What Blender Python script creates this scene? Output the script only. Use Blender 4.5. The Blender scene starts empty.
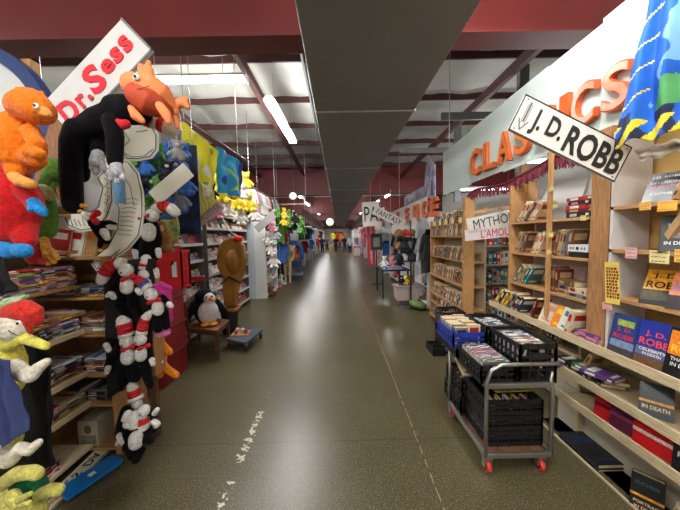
import bpy, bmesh, math, random
from mathutils import Vector, Matrix, noise
random.seed(7)
PI = math.pi
S = bpy.context.scene
COL = S.collection
# ---------------------------------------------------------------- camera
F = 280.0; CX, CY = 340.0, 255.0; H = 1.7
_cy = Vector((-2, 19, -F)).normalized(); _r = math.radians(1.2)
_cx = Vector((math.cos(_r), math.sin(_r), 0)); _cx = (_cx - _cy * _cx.dot(_cy)).normalized()
_cz = _cx.cross(_cy)
CAMR = Matrix((_cx, _cy, _cz))          # rows: world axes in camera space
C0 = Vector((0, 0, H))
def ray(px, py):
    d = Vector((px - CX, CY - py, -F))
    return CAMR @ d
def P(px, py, X=None, Y=None, Z=None):
    d = ray(px, py)
    if X is not None: t = X / d.x
    elif Y is not None: t = Y / d.y
    else: t = (Z - H) / d.z
    return C0 + d * t
cam_d = bpy.data.cameras.new('camera'); cam = bpy.data.objects.new('camera', cam_d); COL.objects.link(cam)
cam_d.sensor_width = 36; cam_d.lens = 36 * F / 680; cam_d.clip_start = 0.05; cam_d.clip_end = 200
cam.matrix_world = Matrix.Translation(C0) @ CAMR.to_4x4()
S.camera = cam
# ---------------------------------------------------------------- materials
def lin(c):
    f = lambda v: v / 12.92 if v <= 0.04045 else ((v + 0.055) / 1.055) ** 2.4
    return tuple(f(x / 255.0) for x in c[:3]) + (1.0,)
_M = {}
def mat(name, c, rough=0.7, metal=0.0, var=0.0, vs=8.0, bump=0.0, bs=40.0, emit=0.0, stretch=None, sheen=0.0, spec=None, c2=None):
    if name in _M: return _M[name]
    m = bpy.data.materials.new(name); m.use_nodes = True
    nt = m.node_tree; b = nt.nodes['Principled BSDF']
    b.inputs['Base Color'].default_value = lin(c); b.inputs['Roughness'].default_value = rough
    b.inputs['Metallic'].default_value = metal
    if spec is not None: b.inputs['Specular IOR Level'].default_value = spec
    if sheen: b.inputs['Sheen Weight'].default_value = sheen
    if emit:
        b.inputs['Emission Color'].default_value = lin(c); b.inputs['Emission Strength'].default_value = emit
    if var or bump or c2:
        tc = nt.nodes.new('ShaderNodeTexCoord'); mp = nt.nodes.new('ShaderNodeMapping')
        nt.links.new(tc.outputs['Object'], mp.inputs['Vector'])
        if stretch: mp.inputs['Scale'].default_value = stretch
    if var or c2:
        n = nt.nodes.new('ShaderNodeTexNoise'); n.inputs['Scale'].default_value = vs; n.inputs['Detail'].default_value = 4
        nt.links.new(mp.outputs['Vector'], n.inputs['Vector'])
        r = nt.nodes.new('ShaderNodeValToRGB')
        a = lin(c); 
        lo = lin(c2) if c2 else tuple(max(0, x * (1 - var)) for x in a[:3]) + (1,)
        hi = a if c2 else tuple(min(1, x * (1 + var)) for x in a[:3]) + (1,)
        r.color_ramp.elements[0].position = 0.35; r.color_ramp.elements[1].position = 0.65
        r.color_ramp.elements[0].color = lo; r.color_ramp.elements[1].color = hi
        nt.links.new(n.outputs['Fac'], r.inputs['Fac']); nt.links.new(r.outputs['Color'], b.inputs['Base Color'])
    if bump:
        n2 = nt.nodes.new('ShaderNodeTexNoise'); n2.inputs['Scale'].default_value = bs; n2.inputs['Detail'].default_value = 3
        nt.links.new(mp.outputs['Vector'], n2.inputs['Vector'])
        bp = nt.nodes.new('ShaderNodeBump'); bp.inputs['Strength'].default_value = bump; bp.inputs['Distance'].default_value = 0.01
        nt.links.new(n2.outputs['Fac'], bp.inputs['Height']); nt.links.new(bp.outputs['Normal'], b.inputs['Normal'])
    _M[name] = m
    return m
def wood(name, c, c2, st=(1, 1, 1)):
    if name in _M: return _M[name]
    m = mat(name, c, 0.55, c2=c2, vs=9, stretch=st, bump=0.15, bs=30)
    return m
FUR = {}
def fur(c):
    k = 'plush_%d_%d_%d' % tuple(c)
    return mat(k, c, 0.95, var=0.22, vs=70, bump=0.7, bs=160, sheen=0.12, spec=0.2)
def felt(c):
    return mat('felt_%d_%d_%d' % tuple(c), c, 0.9, var=0.08, vs=30, bump=0.25, bs=120)
def pap(c):
    return mat('paper_%d_%d_%d' % tuple(c), c, 0.5, var=0.05, vs=12)
def pl(c, r=0.4):
    return mat('plastic_%d_%d_%d_%d' % (c[0], c[1], c[2], int(r * 100)), c, r)
PINE = wood('pine_vertical', (196, 150, 96), (168, 118, 70), (14, 14, 1.2))
PINEY = wood('pine_along_aisle', (198, 154, 104), (170, 122, 76), (14, 1.2, 14))
PINEX = wood('pine_across', (190, 146, 92), (160, 112, 66), (1.2, 14, 14))
PALE = wood('pale_shelf_wood', (214, 196, 160), (190, 168, 130), (14, 1.2, 14))
DARKW = wood('dark_shelf_wood', (120, 88, 58), (92, 64, 42), (10, 1.5, 10))
MIDW = wood('brown_panel', (166, 124, 80), (138, 98, 60), (10, 10, 1.2))
WHITE = mat('white_paint', (222, 224, 222), 0.5, var=0.04, vs=3)
STEEL = mat('galvanised_steel', (150, 150, 150), 0.35, metal=0.8, var=0.1, vs=14)
INK = mat('black_ink', (18, 18, 20), 0.6)
# ---------------------------------------------------------------- mesh builder
class MB:
    def __init__(s): s.v = []; s.f = []; s.m = []; s.sm = []
    def add(s, vs, fs, mi=0, smooth=False):
        o = len(s.v); s.v += [Vector(v) for v in vs]
        for f in fs: s.f.append(tuple(i + o for i in f)); s.m.append(mi); s.sm.append(smooth)
        return s
    def box(s, x0, x1, y0, y1, z0, z1, mi=0, mtx=None):
        vs = [Vector((x, y, z)) for z in (z0, z1) for y in (y0, y1) for x in (x0, x1)]
        if mtx: vs = [mtx @ v for v in vs]
        return s.add(vs, [(0, 2, 3, 1), (4, 5, 7, 6), (0, 1, 5, 4), (2, 6, 7, 3), (0, 4, 6, 2), (1, 3, 7, 5)], mi)
    def bar(s, a, b, w, h=None, mi=0, up=(0, 0, 1)):
        a = Vector(a); b = Vector(b); h = h or w; d = (b - a); L = d.length; d.normalize(); up = Vector(up)
        if abs(d.dot(up)) > 0.98: up = Vector((0, 1, 0))
        x = d.cross(up).normalized(); z = x.cross(d)
        vs = []
        for t in (0, L):
            for sx, sz in ((-1, -1), (1, -1), (1, 1), (-1, 1)):
                vs.append(a + d * t + x * sx * w / 2 + z * sz * h / 2)
        return s.add(vs, [(3, 2, 1, 0), (4, 5, 6, 7), (0, 1, 5, 4), (1, 2, 6, 5), (2, 3, 7, 6), (3, 0, 4, 7)], mi)
    def tube(s, pts, rs, n=12, mi=0, caps=True, rounded=True):
        pts = [Vector(p) for p in pts]
        if not isinstance(rs, (list, tuple)): rs = [rs] * len(pts)
        rs = list(rs)
        if rounded:
            def dome(p, d, r, order):
                return [(p + d * (r * math.sin(a)), r * math.cos(a)) for a in order]
            d0 = (pts[0] - pts[1]).normalized(); d1 = (pts[-1] - pts[-2]).normalized()
            A = dome(pts[0], d0, rs[0], [1.45, 1.0, 0.5]); B = dome(pts[-1], d1, rs[-1], [0.5, 1.0, 1.45])
            seq = A + list(zip(pts, rs)) + B
        else: seq = list(zip(pts, rs))
        P_ = [q[0] for q in seq]; R_ = [q[1] for q in seq]; vs = []; x = None
        for i, p in enumerate(P_):
            d = (P_[min(i + 1, len(P_) - 1)] - P_[max(i - 1, 0)]).normalized()
            if x is None:
                x = d.cross(Vector((0, 0, 1)));
                if x.length < 0.05: x = d.cross(Vector((0, 1, 0)))
            x = (x - d * x.dot(d)).normalized(); y = d.cross(x)
            for k in range(n):
                a = 2 * PI * k / n; vs.append(p + (x * math.cos(a) + y * math.sin(a)) * R_[i])
        fs = []
        for i in range(len(P_) - 1):
            for k in range(n):
                k2 = (k + 1) % n; fs.append((i * n + k, i * n + k2, (i + 1) * n + k2, (i + 1) * n + k))
        s.add(vs, fs, mi, True)
        if caps:
            o = len(s.v) - len(vs); s.f.append(tuple(o + k for k in range(n - 1, -1, -1))); s.m.append(mi); s.sm.append(False)
            o2 = o + (len(P_) - 1) * n; s.f.append(tuple(o2 + k for k in range(n))); s.m.append(mi); s.sm.append(False)
        return s
    def ell(s, c, r, mi=0, nu=16, nv=10, mtx=None):
        c = Vector(c); r = Vector(r) if not isinstance(r, (int, float)) else Vector((r, r, r)); vs = []; fs = []
        for j in range(1, nv):
            t = PI * j / nv
            for i in range(nu):
                a = 2 * PI * i / nu
                v = Vector((r.x * math.sin(t) * math.cos(a), r.y * math.sin(t) * math.sin(a), r.z * math.cos(t)))
                vs.append((mtx @ v if mtx else v) + c)
        top = len(vs); v = Vector((0, 0, r.z)); vs.append((mtx @ v if mtx else v) + c); vs.append((mtx @ -v if mtx else -v) + c)
        for j in range(nv - 2):
            for i in range(nu):
                i2 = (i + 1) % nu; fs.append((j * nu + i, (j + 1) * nu + i, (j + 1) * nu + i2, j * nu + i2))
        for i in range(nu):
            i2 = (i + 1) % nu; fs.append((top, i, i2)); fs.append((top + 1, (nv - 2) * nu + i2, (nv - 2) * nu + i))
        return s.add(vs, fs, mi, True)
    def lathe(s, c, prof, n=20, mi=0):
        c = Vector(c); vs = []; fs = []
        for r, z in prof:
            for k in range(n): a = 2 * PI * k / n; vs.append(c + Vector((r * math.cos(a), r * math.sin(a), z)))
        for i in range(len(prof) - 1):
            for k in range(n): k2 = (k + 1) % n; fs.append((i * n + k, i * n + k2, (i + 1) * n + k2, (i + 1) * n + k))
        fs.append(tuple(range(n - 1, -1, -1))); fs.append(tuple((len(prof) - 1) * n + k for k in range(n)))
        return s.add(vs, fs, mi, True)
    def prism(s, outline, off, mi=0):     # outline: 3D points of one face; off: thickness vector
        o = [Vector(p) for p in outline]; n = len(o); off = Vector(off)
        nrm = Vector((0, 0, 0))
        for i in range(n): nrm += o[i].cross(o[(i + 1) % n])
        if nrm.dot(off) > 0: o.reverse()
        return s.add(o + [p + off for p in o], [tuple(range(n)), tuple(range(2 * n - 1, n - 1, -1))] + [(i, i + n, (i + 1) % n + n, (i + 1) % n) for i in range(n)], mi)
    def build(s, name, mats, parent=None, loc=None, remesh=0, smooth=0, bev=0):
        """links the mesh; verts are world coordinates unless loc is None and no parent"""
        me = bpy.data.meshes.new(name)
        base = Vector((0, 0, 0))
        q = parent
        while q is not None and q.get('_w') is None: q = q.parent
        if q is not None: base = Vector(q['_w'])
        if loc is not None: base = Vector(loc)
        me.from_pydata([v - base for v in s.v], [], s.f)
        if not isinstance(mats, (list, tuple)): mats = [mats]
        for m in mats: me.materials.append(m)
        me.polygons.foreach_set('material_index', s.m); me.polygons.foreach_set('use_smooth', s.sm)
        me.update()
        o = bpy.data.objects.new(name, me); COL.objects.link(o)
        if remesh or bev:
            if remesh:
                r = o.modifiers.new('r', 'REMESH'); r.mode = 'VOXEL'; r.voxel_size = remesh; r.use_smooth_shade = True
                sm = o.modifiers.new('s', 'SMOOTH'); sm.iterations = smooth or 2
            if bev:
                bv = o.modifiers.new('b', 'BEVEL'); bv.width = bev; bv.segments = 2; bv.limit_method = 'ANGLE'
            dg = bpy.context.evaluated_depsgraph_get(); nm = bpy.data.meshes.new_from_object(o.evaluated_get(dg), depsgraph=dg)
            o.modifiers.clear(); o.data = nm; nm.name = name
            if remesh:
                for p in nm.polygons: p.use_smooth = True
                nm.materials.clear(); nm.materials.append(mats[0])
        if parent is not None:
            o.parent = parent
        elif loc is not None: o.location = base; o['_w'] = tuple(base)
        return o
def tag(o, label=None, cat=None, group=None, kind=None):
    if label: o['label'] = label
    if cat: o['category'] = cat
    if group: o['group'] = group
    if kind: o['kind'] = kind
    return o
def thing(name, loc, label, cat, group=None, kind=None):
    o = bpy.data.objects.new(name, None); COL.objects.link(o); o.location = loc; o['_w'] = tuple(loc); o.empty_display_size = 0.1
    return tag(o, label, cat, group, kind)
def copy_tree(o, parent=None):
    c = o.copy(); COL.objects.link(c)
    if parent is not None: c.parent = parent
    for ch in list(o.children): copy_tree(ch, c)
    return c
def struct(name, mb, m, label=None, cat=None):
    o = mb.build(name, m); o['kind'] = 'structure'
    if label: o['label'] = label
    if cat: o['category'] = cat
    return o
_T = {}
def text_geo(s, size=1.0, extrude=0.0, bold=0.0, shear=0.0, xscale=1.0):
    k = (s, size, extrude, bold, shear, xscale)
    if k in _T: return _T[k]
    cu = bpy.data.curves.new('t', 'FONT'); cu.body = s; cu.size = size; cu.extrude = extrude; cu.offset = bold; cu.shear = shear
    cu.resolution_u = 3; cu.align_x = 'CENTER'; cu.align_y = 'CENTER'
    o = bpy.data.objects.new('t', cu); COL.objects.link(o)
    dg = bpy.context.evaluated_depsgraph_get(); me = bpy.data.meshes.new_from_object(o.evaluated_get(dg), depsgraph=dg)
    vs = [v.co.copy() for v in me.vertices]; fs = [tuple(p.vertices) for p in me.polygons]
    xs = [v.x for v in vs]; ys = [v.y for v in vs]
    cx = (min(xs) + max(xs)) / 2; cy = (min(ys) + max(ys)) / 2
    vs = [Vector(((v.x - cx) * xscale, v.y - cy, v.z)) for v in vs]
    bpy.data.objects.remove(o); bpy.data.curves.remove(cu); bpy.data.meshes.remove(me)
    _T[k] = (vs, fs, (max(xs) - min(xs)) * xscale, max(ys) - min(ys))
    return _T[k]
class Frame:
    """local board frame: origin o, unit right r, unit up u, normal n towards the viewer"""
    def __init__(s, o, r, u):
        s.o = Vector(o); s.r = Vector(r).normalized(); s.u = Vector(u); s.u = (s.u - s.r * s.u.dot(s.r)).normalized(); s.n = s.r.cross(s.u)
    def p(s, x, y, z=0): return s.o + s.r * x + s.u * y + s.n * z
    def rot(s, deg):
        a = math.radians(deg); return Frame(s.o, s.r * math.cos(a) + s.u * math.sin(a), s.u * math.cos(a) - s.r * math.sin(a))
def text_on(fr, txt, x, y, h, m, parent, z=0.003, ex=0.001, w=None, bold=0.0, shear=0.0, name='lettering', rot=0):
    """lettering of cap height about h (and width w) centred at x, y"""
    vs, fs, W, Hh = text_geo(txt, 1.0, 0.0 if ex < 0.002 else ex / h * 0.7, bold, shear)
    sy = h / Hh; sx = (w / W) if w else sy
    a = math.radians(rot); ca, sa = math.cos(a), math.sin(a)
    mb = MB(); vv = []
    for v in vs:
        X = v.x * sx; Y = v.y * sy
        vv.append(fr.p(x + X * ca - Y * sa, y + X * sa + Y * ca, z + v.z * sy))
    mb.add(vv, fs)
    return mb.build(name, m, parent)
def board(fr, w, h, t, m, parent, name='board', z=0, bev=0, border=None, bw=0.006):
    mb = MB(); q = [fr.p(-w/2, -h/2, z - t), fr.p(w/2, -h/2, z - t), fr.p(w/2, h/2, z - t), fr.p(-w/2, h/2, z - t)]
    mb.prism(q, fr.n * t)
    o = mb.build(name, m, parent, bev=bev)
    if border:
        b = MB(); z1 = z + 0.0015
        for (x0, x1, y0, y1) in ((-w/2, w/2, h/2 - bw, h/2), (-w/2, w/2, -h/2, -h/2 + bw), (-w/2, -w/2 + bw, -h/2, h/2), (w/2 - bw, w/2, -h/2, h/2)):
            b.prism([fr.p(x0, y0, z), fr.p(x1, y0, z), fr.p(x1, y1, z), fr.p(x0, y1, z)], fr.n * 0.002)
        b.build('border', border, parent)
    return o
def sign(name, label, cat, fr, w, h, base, texts, border=None, t=0.01, group=None):
    t0 = thing(name, fr.o, label, cat, group)
    board(fr, w, h, t, base, t0, border=border, bw=min(w, h) * 0.03)
    for (txt, x, y, hh, m, kw) in texts: text_on(fr, txt, x, y, hh, m, t0, **kw)
    return t0
def cam_frame(px, py, Y, deg=0, yaw=0):
    """board frame standing across the aisle at depth Y, turned by deg in its own plane and yaw about the vertical"""
    a = math.radians(yaw)
    return Frame(P(px, py, Y=Y), (math.cos(a), math.sin(a), 0), (0, 0, 1)).rot(deg)
def mpp(Y): return Y / F      # metres per pixel at depth Y
def cloth(name, label, cat, corners, mats, pat, folds=5, amp=0.03, n=56, top_gather=0.0, group=None, thick=0.004, parent=None, seed=0, sag=0.0):
    """hanging cloth between four corners (tl, tr, br, bl); pat(u, v) -> material index"""
    tl, tr, br, bl = [Vector(c) for c in corners]
    nrm = (tr - tl).cross(bl - tl).normalized(); vs = []; 
    for j in range(n + 1):
        v = j / n
        for i in range(n + 1):
            u = i / n; p = (tl * (1 - u) + tr * u) * (1 - v) + (bl * (1 - u) + br * u) * v
            w = math.sin(u * folds * 2 * PI + seed + 1.3 * math.sin(v * 2 + seed)) * amp * (0.35 + 0.65 * v)
            w += noise.noise(Vector((u * 3 + seed, v * 3, seed))) * amp * 1.6
            p = p + nrm * w
            p.z += -sag * 4 * u * (1 - u) + noise.noise(Vector((u * 6, seed, v * 0.2))) * amp * 0.8 * (v if v > .5 else 1 - v)
            vs.append(p)
    N = len(vs); mb = MB(); st = n + 1
    A = vs + [p - nrm * thick for p in vs]; mb.v = A
    for j in range(n):
        for i in range(n):
            a = j * st + i; mi = pat((i + .5) / n, (j + .5) / n)
            mb.f.append((a, a + st, a + st + 1, a + 1)); mb.m.append(mi); mb.sm.append(True)
            mb.f.append((a + N, a + 1 + N, a + st + 1 + N, a + st + N)); mb.m.append(mi); mb.sm.append(True)
    def edge(a, b): mb.f.append((a, b, b + N, a + N)); mb.m.append(0); mb.sm.append(False)
    for i in range(n):
        edge(i, i + 1); edge(n * st + i + 1, n * st + i); edge((i + 1) * st, i * st); edge(i * st + n, (i + 1) * st + n)
    o = mb.build(name, mats, parent, loc=None if parent else tl)
    if not parent: tag(o, label, cat, group)
    return o
ORD = ['first', 'second', 'third', 'fourth', 'fifth', 'sixth', 'seventh', 'eighth', 'ninth', 'tenth', 'eleventh', 'twelfth', 'thirteenth', 'fourteenth', 'fifteenth', 'sixteenth', 'seventeenth', 'eighteenth', 'nineteenth', 'twentieth',
       'twenty-first', 'twenty-second', 'twenty-third', 'twenty-fourth', 'twenty-fifth', 'twenty-sixth', 'twenty-seventh', 'twenty-eighth', 'twenty-ninth', 'thirtieth', 'thirty-first', 'thirty-second', 'thirty-third', 'thirty-fourth', 'thirty-fifth', 'thirty-sixth', 'thirty-seventh', 'thirty-eighth', 'thirty-ninth', 'fortieth', 'forty-first', 'forty-second', 'forty-third', 'forty-fourth', 'forty-fifth']
# ---------------------------------------------------------------- books
BC = {'tan': (176, 142, 98), 'cream': (214, 200, 168), 'brown': (104, 70, 48), 'black': (26, 26, 30), 'red': (178, 34, 36), 'maroon': (98, 28, 36), 'navy': (30, 42, 84),
      'blue': (48, 96, 160), 'teal': (48, 120, 124), 'green': (50, 104, 62), 'grey': (124, 122, 120), 'white': (222, 220, 212), 'orange': (222, 128, 40), 'yellow': (226, 196, 60),
      'purple': (96, 62, 120), 'pink': (208, 132, 142), 'olive': (112, 108, 66)}
PAGES = mat('book_pages', (206, 186, 146), 0.85, var=0.12, vs=60, stretch=(40, 1, 1))
WPAGES = mat('white_pages', (226, 222, 210), 0.8, var=0.08, vs=60, stretch=(40, 1, 1))
_B = {}
def book_mesh(kind, colour, patch, boards=0.07):
    k = (kind, colour, patch)
    if k in _B: return _B[k]
    mb = MB(); b = boards; hang = 0.03 if kind == 'hard' else 0.0
    mb.box(-.5, -.5 + b, -.5, .5, 0, 1, 0); mb.box(.5 - b, .5, -.5, .5, 0, 1, 0); mb.box(-.5 + b, .5 - b, -.5, -.5 + .04, 0, 1, 0)
    mb.box(-.5 + b, .5 - b, -.46, .5 - hang, hang * .7, 1 - hang * .7, 1)
    e = 0.501
    for sx in (-1, 1):
        x0 = min(sx * e, sx * .5)
        mb.box(x0 - .004, x0 + .008, -.36, .36, .62, .86, 2); mb.box(x0 - .004, x0 + .008, -.3, .3, .1, .2, 2)
    mb.box(-.3, .3, -.504, -.498, .55, .85, 2); mb.box(-.25, .25, -.504, -.498, .08, .2, 2)
    me = bpy.data.meshes.new('book'); me.from_pydata(mb.v, [], mb.f); me.polygons.foreach_set('material_index', mb.m)
    cm = mat('cover_' + colour, BC[colour], 0.35 if kind != 'hard' else 0.45, var=0.12, vs=5)
    pm = mat('cover_print_' + patch, BC[patch], 0.4, var=0.15, vs=9)
    for m in (cm, PAGES if kind != 'mag' else WPAGES, pm): me.materials.append(m)
    me.update(); _B[k] = me; return me
PATCH = {'tan': 'brown', 'cream': 'red', 'brown': 'tan', 'black': 'white', 'red': 'white', 'maroon': 'tan', 'navy': 'white', 'blue': 'yellow', 'teal': 'cream', 'green': 'cream', 'grey': 'black',
         'white': 'blue', 'orange': 'black', 'yellow': 'red', 'purple': 'pink', 'pink': 'purple', 'olive': 'tan'}
def put_book(name, colour, label, cat, pos, tx, sp, up, t, w, h, kind='soft', group=None, patch=None):
    """pos: middle of the bottom edge; tx: thickness axis, sp: direction the spine faces, up: height axis"""
    tx = Vector(tx).normalized(); up = Vector(up).normalized(); sp = Vector(sp).normalized()
    y = -sp; x = y.cross(up)
    if x.dot(tx) < 0: pass
    M = Matrix.Identity(4)
    for i in range(3): M[i][0] = x[i] * t; M[i][1] = y[i] * w; M[i][2] = up[i] * h; M[i][3] = pos[i]
    o = bpy.data.objects.new(name, book_mesh(kind, colour, patch or PATCH[colour])); COL.objects.link(o); o.matrix_world = M
    return tag(o, label, cat, group)
def row_books(name, cat, where, anchor, x_front, z, y0, y1, palette, side=1, lean=0, tr=(.022, .042), hr=(.20, .225), wd=.135, kind='soft', group=None, state=None, jit=4, gap=0.002, frm='far', setb=.012):
    """a row on a shelf along Y. side=+1: the right wall (spines face -X). lean>0: tops lean to the camera (-Y)"""
    sp = Vector((-side, 0, 0)); i = 0
    ys = y1; yl = y0; objs = []
    y = y1
    while i < len(ORD):
        t = random.uniform(*tr); h = random.uniform(*hr); a = math.radians(lean + random.uniform(-jit, jit)) if lean else 0
        step = t / max(math.cos(a), .3) + gap
        if y - step - (h * math.sin(a) if lean > 0 else 0) < y0: break
        c = random.choice(palette); up = Vector((0, -math.sin(a), math.cos(a))); yc = y - step / 2
        zz = z + 0.002 + t / 2 * abs(math.sin(a))
        w = wd * random.uniform(.95, 1.03)
        pos = Vector((x_front + side * (w / 2 + setb + random.uniform(0, .012)), yc, zz))
        st = state or ('leaning' if lean else 'upright')
        lab = '%s %s %s on %s, %s from %s' % (c, cat, st, where, ORD[i], anchor)
        if len(lab.split()) > 16: print('LONG', lab)
        objs.append(put_book(name, c, lab, cat, pos, (0, 1, 0), sp, up, t, w, h, kind, group)); y -= step; i += 1
    return objs
def pile_books(name, cat, where, x, y, z, n, palette, dims=(.2, .26, .006), yaw=0, kind='mag', group=None, spine=(0, -1, 0), jit=6, extra='the'):
    zz = z + .001
    for i in range(n):
        w, h, t = dims; t = t * random.uniform(.7, 1.5); c = random.choice(palette)
        a = math.radians(yaw + random.uniform(-jit, jit)); R = Matrix.Rotation(a, 3, 'Z')
        sp = R @ Vector(spine); up = R @ Vector((Vector(spine).y, -Vector(spine).x, 0)) ; up.normalize()
        pos = Vector((x, y, zz + t / 2)) - up * h / 2 + Vector((random.uniform(-.01, .01), random.uniform(-.01, .01), 0))
        lab = '%s %s, %s from bottom of %s pile, %s' % (c, cat, ORD[min(i, 44)], extra, where)
        put_book(name, c, lab, cat, pos, (0, 0, 1), sp, up, t, w, h, kind, group); zz += t + .0006
    return zz
# ---------------------------------------------------------------- plush toys given by limb chains
def chain(mb, pts, n=12):
    mb.tube([p[0] for p in pts], [p[1] for p in pts], n)
def pt(px, py, r, Y, dy=0): return (P(px, py, Y=Y + dy), r * mpp(Y))
def plush(name, label, cat, Y, parts, group=None, base=None, vox=None):
    """parts: (part name, material, [limb, ...]); a limb is [(px, py, radius px, depth offset m), ...]; the first part is the body"""
    allp = [q for p in parts for l in p[2] for q in l]
    bx = sum(q[0] for q in allp) / len(allp); by = max(q[1] + q[2] for q in allp)
    root = thing(name, base or P(bx, by, Y=Y), label, cat, group)
    for part in parts:
        mb = MB()
        for l in part[2]:
            pp = [pt(q[0], q[1], q[2], Y, q[3] if len(q) > 3 else 0) for q in l]
            if len(pp) == 1: mb.ell(pp[0][0], pp[0][1], 0, 14, 10)
            else: mb.tube([p[0] for p in pp], [p[1] for p in pp], 12)
        small = len(part) > 3 and part[3] == 'raw'
        mb.build(part[0], part[1], root, remesh=0 if small else (vox or 1.3 * mpp(Y)), smooth=2)
    return root
EYEW = mat('toy_eye_white', (240, 240, 236), 0.3); EYEB = mat('toy_eye_black', (12, 12, 14), 0.2)
def eyes(root, pts, Y, r=2.2, dirn=(0, -1, 0)):
    for (px, py, dy) in pts:
        c = P(px, py, Y=Y + dy); k = r * mpp(Y); e = MB().ell(c, (k, k * .55, k), 0).build('eye', EYEW, root)
        MB().ell(c + Vector((0, -k * .5, 0)), (k * .5, k * .35, k * .5), 0, 10, 8).build('pupil', EYEB, e)
# ================================================================ THE SETTING
def floor_mat():
    m = bpy.data.materials.new('polished_concrete'); m.use_nodes = True; nt = m.node_tree; b = nt.nodes['Principled BSDF']
    tc = nt.nodes.new('ShaderNodeTexCoord'); N = lambda t: nt.nodes.new(t); L = nt.links.new
    def nz(sc, det=3):
        n = N('ShaderNodeTexNoise'); n.inputs['Scale'].default_value = sc; n.inputs['Detail'].default_value = det; L(tc.outputs['Object'], n.inputs['Vector']); return n.outputs['Fac']
    def ramp(src, p0, p1, c0, c1):
        r = N('ShaderNodeValToRGB'); r.color_ramp.elements[0].position = p0; r.color_ramp.elements[1].position = p1
        r.color_ramp.elements[0].color = c0; r.color_ramp.elements[1].color = c1; L(src, r.inputs['Fac']); return r.outputs['Color']
    def math_(op, a, b_=None, c=None):
        n = N('ShaderNodeMath'); n.operation = op
        for i, v in enumerate((a, b_, c)):
            if v is None: continue
            if isinstance(v, (int, float)): n.inputs[i].default_value = v
            else: L(v, n.inputs[i])
        return n.outputs[0]
    def mix(f, a, b_):
        n = N('ShaderNodeMix'); n.data_type = 'RGBA'; L(f, n.inputs[0])
        for v, k in ((a, 6), (b_, 7)):
            if isinstance(v, tuple): n.inputs[k].default_value = v
            else: L(v, n.inputs[k])
        return n.outputs[2]
    base = ramp(nz(1.1, 5), .3, .7, lin((66, 59, 38)), lin((86, 78, 52)))
    speck = ramp(nz(120, 2), .56, .68, (0, 0, 0, 1), (1, 1, 1, 1))
    c = mix(math_('MULTIPLY', speck, .55), base, lin((190, 178, 142)))
    dk = ramp(nz(100, 2), .30, .44, (1, 1, 1, 1), (0, 0, 0, 1))
    c = mix(math_('MULTIPLY', dk, .5), c, lin((38, 34, 24)))
    sx = N('ShaderNodeSeparateXYZ'); L(tc.outputs['Object'], sx.inputs[0]); X, Y = sx.outputs[0], sx.outputs[1]
    wob = math_('MULTIPLY', math_('SUBTRACT', nz(3, 3), .5), .015)
    def line(axis, at, half):
        return math_('LESS_THAN', math_('ABSOLUTE', math_('SUBTRACT', math_('ADD', axis, wob), at)), half)
    # pale filled joint running along the aisle, broken up
    j1 = math_('MULTIPLY', line(X, .62, .0045), math_('GREATER_THAN', nz(16, 2), .44))
    c = mix(math_('MULTIPLY', j1, .7), c, lin((176, 160, 128)))
    for at in (2.22, 6.9, 11.6, 16.3, 21, 26):
        c = mix(math_('MULTIPLY', line(Y, at, .0035), .8), c, lin((36, 30, 24)))
    # worn white scuff on the other joint
    rough_edge = math_('MULTIPLY', math_('SUBTRACT', nz(28, 5), .5), .16)
    sc = math_('LESS_THAN', math_('ABSOLUTE', math_('SUBTRACT', math_('ADD', X, rough_edge), -.79)), .022)
    y1 = math_('MULTIPLY', math_('GREATER_THAN', Y, 2.02), math_('LESS_THAN', Y, 2.64))
    y2 = math_('MULTIPLY', math_('GREATER_THAN', Y, 1.5), math_('LESS_THAN', Y, 1.86))
    keep = math_('GREATER_THAN', nz(22, 4), .47); keep2 = math_('GREATER_THAN', nz(30, 4), .54)
    s1 = math_('MAXIMUM', math_('MULTIPLY', math_('MULTIPLY', sc, y1), keep), math_('MULTIPLY', math_('MULTIPLY', sc, y2), keep2))
    y3 = math_('MULTIPLY', math_('GREATER_THAN', Y, 2.6), math_('LESS_THAN', Y, 3.4))
    s1 = math_('MAXIMUM', s1, math_('MULTIPLY', math_('MULTIPLY', sc, y3), math_('GREATER_THAN', nz(34, 4), .66)))
    c = mix(s1, c, lin((214, 206, 186)))
    # random paint flecks
    fl = math_('GREATER_THAN', nz(38.0, 2), .80)
    c = mix(math_('MULTIPLY', fl, .8), c, lin((200, 192, 168)))
    L(c, b.inputs['Base Color'])
    r = ramp(nz(2.2, 4), .3, .7, (.24, .24, .24, 1), (.36, .36, .36, 1)); b.inputs['Roughness'].default_value = .33
    b.inputs['Specular IOR Level'].default_value = .5
    bp = N('ShaderNodeBump'); bp.inputs['Strength'].default_value = .05; bp.inputs['Distance'].default_value = .01; L(nz(5, 4), bp.inputs['Height']); L(bp.outputs['Normal'], b.inputs['Normal'])
    return m
W_ = 9.0; YE = 46.0; ZC = 5.0
struct('floor', MB().box(-W_, W_, -4, YE, -.1, 0), floor_mat(), 'polished speckled olive-brown concrete floor of the aisle', 'floor')
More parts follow.
